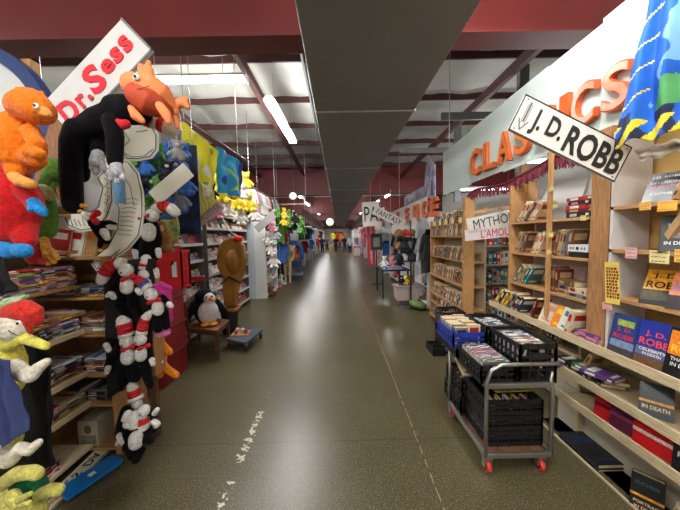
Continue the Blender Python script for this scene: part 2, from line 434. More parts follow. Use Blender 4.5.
# insulated ceiling, quilted between purlins
INS = mat('silver_insulation', (176, 176, 170), 0.5, metal=0.1, var=0.10, vs=1.2, bump=0.9, bs=3.2)
def ceiling():
    mb = MB(); nx = 90; ny = 300; vs = []
    for j in range(ny + 1):
        y = -4 + (YE + 4) * j / ny
        for i in range(nx + 1):
            x = -W_ + 2 * W_ * i / nx
            sag = .07 * abs(math.sin(PI * y / 1.52)) * (.6 + .4 * abs(math.sin(PI * x / 1.2)))
            cr = .05 * noise.noise(Vector((x * 2.1, y * 1.3, 0)))
            vs.append((x, y, ZC - sag + cr))
    N = len(vs); st = nx + 1
    fs = [(j * st + i, j * st + i + 1, (j + 1) * st + i + 1, (j + 1) * st + i) for j in range(ny) for i in range(nx)]
    mb.add(vs, [tuple(reversed(f)) for f in fs], 0, True)
    mb.box(-W_, W_, -4, YE, ZC + .1, ZC + .15)
    return mb
struct('ceiling', ceiling(), INS, 'silver quilted insulation sheets under the roof', 'ceiling')
REDB = mat('oxide_red_steel', (98, 24, 22), 0.5, var=0.10, vs=2.5, bump=0.05)
REDD = mat('dark_oxide_steel', (66, 34, 32), 0.55, var=0.1, vs=3)
GREYS = mat('grey_steel', (112, 116, 118), 0.5, metal=.3, var=.06)
# cross beams (rafters), I sections
BY = [2.99, 13.5, 24.2, 34.8]; BZ = 3.65
n = 0
for y in BY:
    n += 1; mb = MB(); top = ZC if y > 5 else 4.75
    mb.box(-W_, W_, y - .14, y + .14, BZ, BZ + .02); mb.box(-W_, W_, y - .012, y + .012, BZ + .02, top); mb.box(-W_, W_, y - .1, y + .1, top - .02, top)
    mb.box(-W_, W_, y - .088, y - .075, BZ + .02, BZ + .03)
    struct('trim_%d' % n, mb, REDB, 'oxide red steel cross beam %s' % ['above the front of the aisle', 'second along the aisle', 'third along the aisle', 'fourth along the aisle'][n - 1], 'beam')
# purlins across
y = 3.7
while y < YE - 1:
    if min(abs(y - b) for b in BY) > .3:
        n += 1; struct('trim_%d' % n, MB().box(-W_, W_, y - .018, y + .018, ZC - .19, ZC - .02), REDD, 'thin steel purlin, %s behind the front beam' % ORD[min(n - 5, 44)], 'purlin')
    y += 1.52
# beams along the aisle
for x, z, m, lab in ((-1.55, 4.55, REDD, 'dark red steel joist above the toy shelves'), (2.95, 4.3, REDD, 'dark red steel joist above the book banner'), (-3.6, 4.5, REDD, 'dark red steel joist by the toy side wall'), (-.55, 4.74, GREYS, 'thin grey conduit rail beside the air duct')):
    n += 1; w = .09 if m is REDD else .04
    struct('trim_%d' % n, MB().box(x - w / 2, x + w / 2, 3.14, 13.35, z, z + .16), m, lab, 'joist')
for px, y in ((523, 5.6), (458, 8.1)):
    n += 1; x = P(px, 80, Y=y).x
    struct('trim_%d' % n, MB().box(x - .09, x + .09, y - .05, y + .05, 2.6, ZC - .1), GREYS, 'grey steel post, %s behind the book banner' % ('first' if y < 7 else 'second'), 'post')
    n += 1
    struct('trim_%d' % n, MB().box(x - 1.6, x + .1, y - .03, y + .03, 3.9 if y < 7 else 4.0, 4.04 if y < 7 else 4.14), GREYS, 'grey steel brace fixed to the %s post' % ('first' if y < 7 else 'second'), 'brace')
# building walls
WALLM = mat('pale_wall', (205, 205, 200), 0.7, var=0.05, vs=1.5)
struct('wall_left', MB().box(-W_ - .1, -W_, -4, YE, 0, ZC + .1), WALLM, 'pale outer wall behind the toy shelves', 'wall')
struct('wall_right', MB().box(W_, W_ + .1, -4, YE, 0, ZC + .1), WALLM, 'pale outer wall behind the book shelves', 'wall')
struct('wall_front', MB().box(-W_, W_, -4.1, -4, 0, ZC + .1), WALLM, 'pale wall behind the viewer', 'wall')
mb = MB(); mb.box(-W_, W_, YE, YE + .1, 0, ZC + .1)
struct('wall_back', mb, WALLM, 'pale wall closing the end of the aisle', 'wall')
struct('trim_90', MB().box(-W_, W_, YE - .06, YE - .005, 2.9, ZC - .2), REDB, 'red fascia band high on the end wall', 'fascia')
# booth side walls behind the shelves
BOOTH = mat('booth_panel', (188, 184, 178), 0.7, var=0.08, vs=2)
struct('wall_booth_left', MB().box(-2.85, -2.8, 2.5, YE - .2, 0, 2.35), BOOTH, 'painted partition behind the toy booths', 'partition')
struct('wall_booth_right', MB().box(3.6, 3.65, -1, YE - .2, 0, 2.45), mat('booth_wall_white', (214, 210, 200), .7, var=.05), 'white partition behind the book booths', 'partition')
for i, y in enumerate((16.0, 21.0, 27.0, 34.0, 40.0)):
    for sx in (-1, 1):
        n += 1
        struct('trim_%d' % n, MB().box(min(sx * 1.95, sx * 2.8), max(sx * 1.95, sx * 2.8), y, y + .05, 0, 2.5), WHITE, 'white booth divider %s along the %s side' % (ORD[i], 'toy' if sx < 0 else 'book'), 'divider')
# red fascia strips above the far booths
for sx in (-1, 1):
    n += 1
    struct('trim_%d' % n, MB().box(min(sx * 2.0, sx * 2.06), max(sx * 2.0, sx * 2.06), 16, YE - 1, 2.6, 3.4), REDB, 'red fascia board over the far %s booths' % ('toy' if sx < 0 else 'book'), 'fascia')
# ---------------------------------------------------------------- air duct
DUCTM = mat('grey_duct_foil', (132, 134, 134), 0.5, metal=0.15, var=0.06, vs=1.2, bump=0.08, bs=6)
duct = thing('air_duct', (0.33, 3, 3.15), 'long flat dark grey air duct hanging under the beams along the aisle', 'air duct')
DX0, DX1, DZ0, DZ1 = -.235, .93, 3.15, 3.62
seams = [.55, 3.38, 6.15, 8.95, 11.75, 14.6, 17.4, 20.2, 23, 26, 29, 32, 35, 38, 41, 44]
for a, b in zip(seams[:-1], seams[1:]):
    MB().box(DX0, DX1, a + .01, b - .01, DZ0, DZ1).build('duct_section', DUCTM, duct, bev=.01)
SEAM = mat('duct_seam', (196, 196, 194), .45, metal=.3)
for s_ in seams:
    MB().box(DX0 - .006, DX1 + .006, s_ - .012, s_ + .012, DZ0 - .008, DZ1 + .006).build('seam_band', SEAM, duct)
for y in (4.6, 7.6, 10.6, 15.6, 20, 26, 32):
    for x in (DX0 + .03, DX1 - .03):
        MB().tube([(x, y, DZ1), (x, y, ZC - .05)], .006, 6).build('hanger_rod', STEEL, duct)
fr = Frame((0.30, 1.62, DZ0 - .001), (1, 0, 0), (0, 1, 0)); fr.n = Vector((0, 0, -1))
text_on(fr, 'MADE IN U.S.A.', 0, 0, .12, mat('faint_print', (112, 112, 112), .6), duct, z=.001, w=1.0)
# ---------------------------------------------------------------- lamps
TUBE = mat('fluorescent_tube', (250, 252, 255), .4, emit=9)
LBODY = mat('lamp_housing', (225, 226, 224), .5)
def tube_lamp(name, label, c, d, L, group=None, power=30, wires=True):
    c = Vector(c); d = Vector(d).normalized(); s = d.cross(Vector((0, 0, 1))).normalized()
    t = thing(name, c, label, 'ceiling lamp', group)
    hood = MB(); a = c - d * L / 2; b = c + d * L / 2; u = Vector((0, 0, 1))
    hood.prism([a + s * .11 + u * .0, a - s * .11 + u * .0, a - s * .05 + u * .07, a + s * .05 + u * .07], d * L); hood.build('hood', LBODY, t)
    for k in (-.045, .045):
        MB().tube([a + s * k - u * .02 + d * .03, b + s * k - u * .02 - d * .03], .018, 10).build('tube', TUBE, t)
    for e in (a, b - d * .02):
        MB().prism([e + s * .10 - u * .05, e - s * .10 - u * .05, e - s * .10, e + s * .10], d * .02).build('end_cap', LBODY, t)
    if wires:
        for k in (-.35, .35):
            q = c + d * L * k; MB().tube([q + u * .07, (q.x, q.y, ZC - .05)], .004, 6).build('hanging_wire', STEEL, t)
    k_ = 3 if c.y < 12 else 2
    for q in range(k_):
        li = bpy.data.lights.new('tube_light', 'POINT'); li.shadow_soft_size = .14; li.energy = power / k_; li.color = (1, .98, .95)
        o = bpy.data.objects.new('tube_light', li); COL.objects.link(o); o.location = c + d * (L * .33 * (q - (k_ - 1) / 2)) - u * .17
    return t
def lampc(pa, pb, Z):
    A = P(pa[0], pa[1], Z=Z); B = P(pb[0], pb[1], Z=Z); return (A + B) / 2, (B - A), (B - A).length
c, d, L = lampc((88, 80), (245, 80), 4.3)
tube_lamp('tube_lamp', 'long twin-tube lamp hanging across behind the hand-painted red-lettered sign', c, (1, 0, 0), 2.6, power=150)
A = P(270, 100, Z=4.3)
c = Vector((A.x + .02, A.y + 1.15, 4.3))
tube_lamp('tube_lamp', 'twin-tube lamp running lengthwise between the air duct and the toy side', c, (0.03, 1, 0), 2.4, power=190)
LP = [(-1.1, -.9, 0), (1.1, 1.15, 0), (.4, -2.4, 90), (4.6, 5.6, 90), (4.6, 9.0, 90), (-4.6, 6.5, 0), (-4.8, 1.2, 0), (5.0, 1.5, 0), (-2.3, 17, 0), (3.2, 17.5, 0), (-2.3, 21.5, 0), (3.0, 21.5, 0), (-2.2, 26.5, 0), (2.8, 26.5, 0), (-2.1, 31, 0), (2.6, 31, 0), (-1.8, 38, 0), (2.2, 38, 0)]  # lamps over and behind the camera are added out of view for brightness
for i, (x, y, a) in enumerate(LP):
    pw = (115 if y < 2 else 105) if y < 12 else 120
    tube_lamp('tube_lamp', 'twin-tube lamp hung in partly added set, %s part of aisle, %s on the %s side' % ('near' if y < 12 else 'far', ORD[i], 'toy' if x < 0 else 'book'), (x, y, 3.1 if x > 4 and y > 4 else (3.75 if y < 12 else 4.2)), (math.cos(math.radians(90 - a)), math.sin(math.radians(90 - a)), 0), 2.4, power=pw)
w = bpy.data.worlds.new('hall_air'); S.world = w; w.use_nodes = True
w.node_tree.nodes['Background'].inputs['Color'].default_value = (.9, .95, 1, 1); w.node_tree.nodes['Background'].inputs['Strength'].default_value = .3
S.view_settings.view_transform = 'Standard'; S.view_settings.look = 'None'; S.view_settings.gamma = 1; S.view_settings.use_curve_mapping = False
S.view_settings.exposure = 0.55
S.cycles.max_bounces = 6; S.cycles.diffuse_bounces = 4; S.cycles.glossy_bounces = 3; S.cycles.use_denoising = True
# ================================================================ TOY SIDE
TOY = 'hanging plush toys'
def gx(*a): return Vector(a)
# --- shelves along the aisle (front plane X=-1.97) and the short unit facing the viewer at their end
XL = -1.97
pc = 'pine boarded bookcase of picture books beside the hanging toys'
L1 = thing('bookcase', (-2.12, 1.45, 0), 'wooden bookcase packed with flat picture books behind the yellow plush toys', 'bookcase')
LZ = [.10, .45, .70, 1.03, 1.37, 1.63]
for i, z in enumerate(LZ):
    MB().box(-2.34, XL, .5, 2.12, z - .022, z).build('shelf', MIDW if i else PALE, L1)
    if i in (1, 2, 3): MB().box(XL, XL + .012, .5, 2.12, z - .035, z + .005).build('shelf_lip', PALE, L1)
MB().box(-2.36, -2.34, .5, 2.12, 0, 2.2).build('back_panel', mat('beige_board', (150, 138, 112), .7, var=.06), L1)
MB().box(-2.34, -1.97, .48, .5, 0, 2.2).build('side_panel', MIDW, L1); 
MB().box(-2.34, XL, .5, 2.12, 1.88, 1.9).build('shelf', MIDW, L1)
L2 = thing('bookcase', (-2.1, 2.32, 0), 'short brown wooden bookcase facing the viewer beside the hung black toys', 'bookcase')
MB().box(-2.36, -1.80, 2.44, 2.46, 0, 1.62).build('back_panel', MIDW, L2)
MB().box(-1.80, -1.76, 2.13, 2.46, 0, 1.56).build('side_panel', PINE, L2)
MB().box(-2.36, -2.33, 2.13, 2.44, 0, 1.62).build('side_panel', MIDW, L2)
for z in [.06, .42, .66, .98, 1.27, 1.58]:
    MB().box(-2.33, -1.80, 2.13, 2.44, z - .02, z).build('shelf', PINEX, L2)
# end boards that carry the hung toys
EP = thing('display_board', (-1.6, 2.2, 0), 'tall pine post with brown boards carrying the black and white toys', 'display board')
MB().box(-1.755, -1.66, 2.13, 2.17, 0, 1.5).build('post', PINE, EP)
MB().box(-1.66, -1.52, 2.30, 2.33, .62, 1.46).build('panel', MIDW, EP)
MB().box(-1.52, -1.495, 2.2, 2.33, .60, 1.46).build('edge_strip', PINE, EP)
MB().box(-1.66, -1.53, 2.28, 2.30, 1.0, 1.44).build('black_cover', felt((24, 22, 24)), EP)
MB().box(-1.64, -1.59, 2.33, 2.37, 0, .62).build('leg', DARKW, EP)
# --- picture books
PB = ['white', 'red', 'blue', 'yellow', 'green', 'orange', 'teal', 'pink', 'black', 'cream', 'navy', 'purple', 'grey', 'tan']
DPB = ['grey', 'brown', 'navy', 'olive', 'maroon', 'black', 'cream', 'tan', 'white', 'red']
names = ['bottom plank', 'second plank', 'third plank', 'fourth plank', 'fifth plank']
for zi, z in enumerate(LZ[:5]):
    for yi, y in enumerate((1.18, 1.47, 1.77, 2.0)):
        if zi == 0 and yi > 2: continue
        nn = {0: 6, 1: 7, 2: 14, 3: 15, 4: 13}[zi] + random.randint(-2, 1)
        if yi == 0: nn = min(nn, 8)
        pile_books('picture_book', 'picture book', names[zi] + ' behind yellow toys', -2.12, y, z, nn, PB if zi > 2 else DPB, dims=(.23, .26, .009), spine=(1, 0, 0), group=None,
                   extra=['endmost', 'second', 'third', 'innermost'][yi])
nm2 = ['floor board', 'second board', 'third board', 'fourth board', 'fifth board', 'sixth board']
for zi, z in enumerate([.42, .66, .98, 1.27]):
    for xi, x in enumerate((-2.2, -1.95)):
        pile_books('picture_book', 'thin book', nm2[zi + 1] + ' of short brown unit', x, 2.28, z, [9, 9, 10, 6][zi] + random.randint(-1, 2), DPB if zi < 3 else PB, dims=(.2, .22, .009),
                   spine=(0, -1, 0), extra='outer' if xi else 'inner')
# upright books on the top board with red/white covers
for i, (px, col, patch) in enumerate(((66, 'red', 'white'), (76, 'white', 'red'), (86, 'tan', 'orange'), (97, 'brown', 'yellow'))):
    p = P(px, 254, Y=2.26); a = math.radians(18)
    put_book('picture_book', col, '%s picture book leaning on the board under the white cutout, %s from the wall' % (col, ORD[i]), 'picture book', (p.x, 2.2 + .03 * i, 1.582 + .01),
             (0, 1, .3), (-1, 0, 0), (math.sin(a), .25, math.cos(a)), .02, .16, .21, 'hard', patch=patch)
# cardboard box on the floor inside
b = thing('cardboard_box', P(94, 449, Z=.061), 'small grey-beige box with a printed face on the floor board below thin books', 'box')
c = Vector((-2.02, 2.25, .062))
MB().box(c.x - .09, c.x + .07, c.y - .1, c.y + .1, .062, .27).build('carton', mat('grey_carton', (168, 156, 130), .7, var=.06), b)
mb = MB(); mb.ell((c.x - .01, c.y - .102, .20), (.03, .003, .035)); mb.build('printed_portrait', mat('print_brown', (112, 84, 60), .7), b)
MB().box(c.x - .07, c.x + .05, c.y - .1025, c.y - .1, .08, .15).build('printed_text_block', mat('print_grey', (120, 112, 100), .7), b)
# floor signs
f0 = P(62, 477, Z=.02)
fr = Frame(P(73, 479, Z=.03), P(96, 456, Z=.03) - P(50, 502, Z=.03), (-.6, .6, 0)); fr.n = Vector((0, 0, 1))
if fr.u.y < 0: fr.u = -fr.u
sign('fallen_sign', 'white sign strip with black capital letters lying on the floor by the bookcase', 'sign', fr, .56, .12, pap((205, 196, 178)), [("ONE'S  DA", 0.02, 0, .062, INK, dict(w=.44, bold=.02))], border=INK)
a = P(70, 488, Z=.02); d_ = P(110, 462, Z=.02) - a; fr = Frame(P(92, 474, Z=.045), d_, (0, 1, 0)); fr.n = Vector((0, 0, 1))
t = thing('blue_paddle', fr.o, 'bright blue rounded paddle board with a small white sticker on the floor', 'board')
mb = MB(); w_, h_ = .34, .15; o = []
for cx_, cy_, a0 in ((w_/2 - .03, h_/2 - .03, 0), (-w_/2 + .012, h_/2 - .012, 90), (-w_/2 + .012, -h_/2 + .012, 180), (w_/2 - .03, -h_/2 + .03, 270)):
    r_ = .03 if cx_ > 0 else .012
    for k in range(5): an = math.radians(a0 + k * 22.5); o.append(fr.p(cx_ + r_ * math.cos(an), cy_ + r_ * math.sin(an), 0))
mb.prism(o, (0, 0, -.02)); mb.build('board', mat('bright_blue', (22, 118, 200), .4), t)
MB().prism([fr.p(-.02, -.02, .001), fr.p(.02, -.02, .001), fr.p(.02, .02, .001), fr.p(-.02, .02, .001)], (0, 0, .001)).build('sticker', WHITE, t)
MB().tube([fr.p(-w_/2 - .05, 0, -.01), fr.p(-w_/2, 0, -.01)], .009, 8).build('stub', PINE, t)
# --- round sign high on the wall
c = P(-24, 128, Y=1.9); t = thing('round_sign', c, 'large round white sign with a dark blue rim high beside the orange plush', 'sign')
R = .53
mb = MB(); n_ = 48
for i in range(n_):
    a = 2 * PI * i / n_; 
mb.tube([c + Vector((0, -.02, 0)), c + Vector((0, .02, 0))], R * .86, 48, rounded=False); mb.build('disc', mat('sign_white', (205, 206, 204), .5), t)
mb = MB(); vs = []
for i in range(64):
    a = 2 * PI * i / 64
    for r_, dy in ((R, -.04), (R, .03), (R * .85, .03), (R * .85, -.04)): vs.append(c + Vector((r_ * math.cos(a), dy, r_ * math.sin(a))))
mb.add(vs, [(4 * i + k, 4 * i + (k + 1) % 4, 4 * ((i + 1) % 64) + (k + 1) % 4, 4 * ((i + 1) % 64) + k) for i in range(64) for k in range(4)], 0, False)
mb.build('rim', mat('rim_blue', (34, 56, 110), .35), t)
MB().box(c.x + .3, c.x + .36, c.y + .03, c.y + .09, 1.9, 2.9).build('bracket', PINE, t)
# --- hand painted sign
YS = 1.62
u_ = Vector((121 - 46, -(18 - 96), 0)); ang = math.degrees(math.atan2(96 - 18, 121 - 46)) - 8
fr = cam_frame(97, 77, YS, 43.2)
REDP = mat('red_brush_paint', (214, 34, 50), .5)
k = mpp(YS)
t = sign('hand_painted_sign', 'white board with hand painted red lettering fixed slanting above the black plush', 'sign', fr, 112 * k, 39 * k, mat('sign_white2', (208, 208, 206), .45, var=.03), [], t=.02)
for ch, x, y, h, rt in (('D', -35, -3, 18, -4), ('r', -21.5, -5, 10, 3), ('.', -14.5, -9, 3.4, 0), ('S', -3, 0, 21, -4), ('e', 12, -1, 10, 4), ('s', 23, 0, 11, -3), ('s', 34, 1, 12, 5)):
    text_on(fr, ch, x * 1.22 * k, y * 1.1 * k, h * 1.22 * k, REDP, t, z=.002, ex=.004, bold=.035, rot=rt, shear=.08, w=1.22 * {'D': 15, 'r': 8, '.': 3.6, 'S': 15, 'e': 11, 's': 9.5}[ch] * k)
MB().prism([fr.p(-56.5 * k, -20 * k, .001), fr.p(56.5 * k, -20 * k, .001), fr.p(56.5 * k, -18.4 * k, .001), fr.p(-56.5 * k, -18.4 * k, .001)], fr.n * .003).build('edge_strip', mat('grey_edge', (120, 120, 120), .5), t)
MB().prism([fr.p(54.5 * k, -20 * k, .001), fr.p(56.5 * k, -20 * k, .001), fr.p(56.5 * k, 20 * k, .001), fr.p(54.5 * k, 20 * k, .001)], fr.n * .003).build('edge_strip', _M['grey_edge'], t)
# wooden arm under the sign
t = thing('slanted_plank', P(45, 200, Y=1.5), 'slanting wooden plank carrying the hand painted sign and plush toys', 'wooden arm')
MB().bar(P(38, 212, Y=1.55), P(66, 112, Y=1.66), .11, .03, up=(0, 1, 0)).build('plank', wood('plank_brown', (150, 100, 62), (120, 76, 44), (10, 10, 2)), t)
MB().bar(P(58, 140, Y=1.68), P(96, 100, Y=1.68), .04, .03, up=(0, 1, 0)).build('strut', PINE, t)
MB().box(-2.02, -1.5, 1.62, 1.66, 1.86, 1.9).build('rail', PINEX, t)
# --- A orange plush
Y = 1.25; OR = fur((236, 118, 14)); OR2 = fur((240, 156, 70))
t = plush('plush_toy', 'bright orange plush toy with a pale snout sitting above the red plush', 'plush toy', Y, [
    ('body', OR, [[(18, 128, 16, .02), (20, 140, 19, 0), (20, 154, 19, 0)], [(24, 107, 14, -.02), (32, 106, 16, -.04), (38, 110, 13.5, -.06)], [(8, 126, 8, 0), (-6, 140, 8, .02)], [(30, 132, 7, -.05), (38, 146, 7, -.08), (30, 152, 6, -.09)],
                  [(14, 160, 9, 0), (15, 172, 7, -.04)], [(26, 156, 9, -.02), (38, 160, 7, -.07)]]),
    ('foot', OR2, [[(14, 176, 5, -.05), (20, 181, 5.5, -.07), (30, 184, 5, -.09)]]),
    ('paw', OR, [[(34, 152, 5, -.1), (40, 154, 5, -.11)]]),
    ('ear', OR, [[(28, 97, 4, -.02), (21, 90, 3.4, -.03), (17, 89, 2, -.03)]]), ('ear', OR, [[(38, 98, 3, .02), (42, 93, 2.6, .02)]]),
    ('snout', OR2, [[(44, 112, 5, -.09), (48, 114, 4, -.11)]])])
eyes(t, [(27, 100, -.095), (36, 106, -.122)], Y, 2.6)
# --- B red plush with blue hands and feet
Y = 1.3; RD = fur((190, 24, 26)); BL = fur((34, 128, 196))
t = plush('plush_toy', 'shaggy red plush toy with blue hands and feet hanging under the orange one', 'plush toy', Y, [
    ('body', RD, [[(4, 168, 16, .05), (8, 176, 17, .04)], [(14, 192, 18, 0), (14, 212, 21, 0), (12, 228, 19, 0)], [(26, 190, 10, -.02), (34, 202, 8, -.04), (36, 208, 7, -.05)], [(24, 228, 11, 0), (25, 240, 9, -.03)], [(4, 230, 11, 0), (4, 242, 9, -.02)], [(-2, 190, 9, 0), (-10, 214, 8, 0)]]),
    ('hand', BL, [[(34, 203, 5.5, -.08), (42, 211, 4.6, -.09)], [(34, 205, 4, -.09), (31, 209, 3, -.11)], [(40, 208, 4, -.09), (44, 214, 3, -.09)]]),
    ('foot', BL, [[(15, 250, 6.5, -.05), (24, 251, 7, -.1)]]), ('foot', BL, [[(2, 247, 7, -.04), (10, 252, 7, -.08)]])])
# --- C green plush, yellow hands
Y = 1.55; GR = fur((88, 132, 46)); YO = fur((232, 172, 74))
t = plush('plush_toy', 'moss green plush toy with yellow-orange hands between red plush and picture books', 'plush toy', Y, [
    ('body', GR, [[(54, 166, 8, 0), (56, 176, 10, 0), (50, 186, 9, 0)], [(44, 200, 9, 0), (44, 216, 11, .02), (46, 230, 9, .02)]]),
    ('neck_frill', fur((206, 208, 150)), [[(44, 190, 6, -.04), (50, 196, 5, -.05)]]),
    ('arm', GR, [[(56, 186, 4, -.04), (62, 196, 3.5, -.05)]]),
    ('hand', YO, [[(61, 190, 3.4, -.06), (66, 204, 3.6, -.06)], [(66, 204, 3, -.06), (76, 205, 2, -.08), (86, 206, 1.8, -.08)], [(66, 206, 3, -.06), (76, 210, 2, -.08), (80, 211, 1.8, -.08)]], 'raw'),
    ('hand', YO, [[(44, 240, 3.6, -.03), (48, 254, 4.4, -.05)], [(48, 254, 3, -.05), (54, 262, 2.2, -.06)], [(46, 255, 3, -.05), (48, 264, 2.2, -.06)], [(50, 250, 3, -.05), (58, 258, 2, -.06)]], 'raw')])
plush('plush_toy', 'small dark red plush foot of a toy hanging below the moss green plush', 'plush toy', 1.5, [('body', fur((168, 36, 36)), [[(34, 248, 8, 0), (36, 256, 9, 0)]]), ('label', fur((196, 60, 60)), [[(42, 260, 3, -.04), (43, 262, 3, -.04)]])])
# --- D long limbed black plush draped over the arm
Y = 1.5; BK = mat('black_plush', (15, 14, 17), 0.95, var=0.35, vs=120, bump=0.8, bs=180, sheen=0.02, spec=0.12); GY = fur((176, 176, 180)); RB = felt((206, 30, 42))
t = plush('plush_toy', 'long limbed black plush toy with grey gloves draped beneath the hand painted sign', 'plush toy', Y, [
    ('body', BK, [[(84, 128, 10, 0), (98, 122, 13, 0), (116, 114, 12.5, 0)], [(116, 108, 12, 0), (130, 110, 14, 0), (138, 112, 12, 0)], [(77, 129, 10, -.02), (71, 142, 9, -.03), (71, 170, 9, -.03), (73, 205, 8.5, -.03)],
                  [(88, 124, 10, .05), (83, 142, 7, .06), (82, 176, 6.5, .06)], [(98, 126, 8, .04), (98, 138, 6.5, .04), (98, 152, 6.5, .04)], [(112, 122, 8, -.04), (115, 136, 7.5, -.05), (115, 162, 6.5, -.05)]]),
    ('glove', GY, [[(98, 153, 5, .03), (97, 162, 6.5, .02)], [(93, 162, 3, .02), (92, 168, 2.4, .02)], [(97, 166, 3, .02), (96, 173, 2.4, .02)], [(102, 164, 3, .02), (104, 170, 2.4, .02)]], 'raw'),
    ('glove', GY, [[(116, 163, 5, -.05), (117, 172, 6, -.06)], [(112, 174, 2.8, -.06), (111, 179, 2.3, -.06)], [(117, 176, 2.8, -.06), (118, 182, 2.3, -.06)], [(121, 173, 2.6, -.06), (123, 179, 2.2, -.06)]], 'raw'),
    ('neck_bow', RB, [[(118, 121, 2, -.1), (124, 125, 4.5, -.1), (126, 124, 4, -.1)]], 'raw')])
# folded striped scarf end
t = thing('striped_scarf', P(158, 122, Y=1.6), 'red and white striped knitted tube hanging below the orange fish', 'scarf')
pts = [(140, 117), (147, 119), (154, 121), (161, 124), (167, 127), (171, 128)]
for i in range(5):
    a, b_ = pts[i], pts[i + 1]; MB().tube([P(a[0], a[1], Y=1.6), P(b_[0], b_[1], Y=1.6)], [7.5 * mpp(1.6)] * 2, 14, rounded=(i == 4)).build('knit_band', felt((226, 222, 214)) if i % 2 == 0 else felt((204, 30, 44)), t)
# --- E orange fish
Y = 1.4; FO = mat('fish_orange', (244, 142, 84), .7, var=.08, vs=10, bump=.3, bs=60); FD = mat('fish_belly', (186, 70, 36), .75, var=.06, vs=20, bump=.2)
t = plush('plush_fish', 'orange plush fish with round eyes and smile resting on the black plush', 'plush toy', Y, [
    ('body', FO, [[(135, 86, 12, -.02), (139, 89, 15.5, -.01), (150, 94, 17.5, 0), (160, 100, 16, .02), (168, 106, 11, .04), (174, 111, 5, .05)]]),
    ('belly', FD, [[(138, 95, 11, -.045), (148, 102, 12.5, -.045), (158, 106, 11, -.01), (166, 109, 7, .02)]]),
    ('dorsal_fin', FO, [[(144, 76, 4, 0), (141, 69, 3.4, 0), (141, 66, 2.6, 0)], [(147, 75, 4, 0), (148, 67, 3.2, 0), (149, 62, 2.2, 0)], [(150, 77, 3.4, 0), (151, 70, 2.6, 0)]]),
    ('tail_fin', FO, [[(172, 110, 4, .06), (180, 103, 5, .06), (185, 100, 4, .06)], [(184, 103, 4, .06), (188, 107, 3, .06)], [(172, 112, 4, .06), (176, 120, 3.6, .06), (178, 127, 2.6, .06)]]),
    ('side_fin', FO, [[(160, 106, 4, -.1), (166, 114, 4.6, -.1), (169, 122, 3, -.1)]]),
    ('side_fin', FO, [[(131, 108, 3, -.07), (136, 116, 4.6, -.08), (142, 121, 3, -.08)]])])
e = eyes(t, [(136, 77, -.088)], Y, 2.9)
mb = MB(); pts = [P(x, y, Y=Y + dy) for x, y, dy in ((120, 90, -.045), (127, 91, -.078), (135, 90, -.094), (143, 88, -.099), (149, 86, -.097))]; mb.tube(pts, .0015, 6); mb.build('mouth_seam', mat('seam_brown', (110, 40, 24), .8), t)
# --- H white drawn cutouts
CUT = mat('cutout_board', (236, 234, 220), .6, var=.03, vs=4)
def cutout(label, Y, outline, strokes, th=.012):
    t = thing('cutout_board', P(sum(p[0] for p in outline) / len(outline), max(p[1] for p in outline), Y=Y), label, 'cutout board')
    MB().prism([P(x, y, Y=Y) for x, y in outline], (0, th, 0)).build('board', CUT, t)
    mb = MB(); c = [P(x, y, Y=Y - .003) for x, y in outline]; cen = sum(c, Vector()) / len(c)
    ring = [p + (cen - p).normalized() * .016 for p in c]; mb.tube(ring + [ring[0]], .0028, 6); mb.build('ink_outline', INK, t)
    for s_ in strokes:
        mb = MB(); pts = [P(x, y, Y=Y - .003) for x, y in s_]; mb.tube(pts, .002, 5); mb.build('ink_stroke', INK, t)
    return t
cutout('white hat-shaped cutout board with drawn brim outline below the orange fish', 2.05, [(114, 128), (122, 124), (140, 120), (152, 124), (158, 134), (158, 150), (152, 158), (138, 161), (126, 160), (119, 152), (121, 142)], [[(122, 152), (132, 157), (144, 156), (153, 149)], [(124, 132), (130, 140), (124, 146)], [(136, 132), (148, 130)]])
cutout('tall curving white cutout board with sketched stripes behind the red and white caps', 2.22, [(100, 162), (112, 156), (128, 160), (138, 172), (143, 192), (144, 214), (140, 236), (128, 250), (116, 258), (106, 268), (96, 271), (91, 264), (97, 256), (108, 248), (118, 230), (120, 208), (112, 186), (100, 176)],
       [[(124 - i * .8, 200 + i * 4.2), (132 - i * .9, 198 + i * 4.6), (138 - i * .9, 200 + i * 4.4)] for i in range(9)] + [[(98 + i * 3, 268 - i * 2.2), (102 + i * 3, 262 - i * 2.2)] for i in range(7)] + [[(106, 168), (120, 172), (130, 186), (134, 206)]])
cutout('white curled cutout board with dense ink hatching beside the black plush gloves', 2.1, [(62, 214), (74, 208), (90, 214), (100, 208), (104, 186), (98, 176), (104, 170), (112, 178), (114, 200), (108, 218), (96, 230), (80, 232), (66, 226)],
       [[(104 + (i % 2) * 4, 178 + i * 4), (110 - (i % 2) * 3, 181 + i * 4)] for i in range(9)] + [[(70 + i * 4, 218 + (i % 3)), (73 + i * 4, 226)] for i in range(8)])
# small blue printed tag
t = thing('blue_brush', P(119, 205, Y=1.9), 'small pale blue comb-like toy hanging from the black plush glove', 'toy')
MB().box(*[v for v in (P(115, 190, Y=1.9).x, P(125, 190, Y=1.9).x)], 1.89, 1.905, P(0, 206, Y=1.9).z, P(0, 184, Y=1.9).z).build('blade', mat('pale_blue', (92, 150, 196), .4), t)
MB().tube([P(119, 184, Y=1.9), P(119, 176, Y=1.9)], .01, 8).build('handle', mat('pale_blue', (92, 150, 196), .4), t)
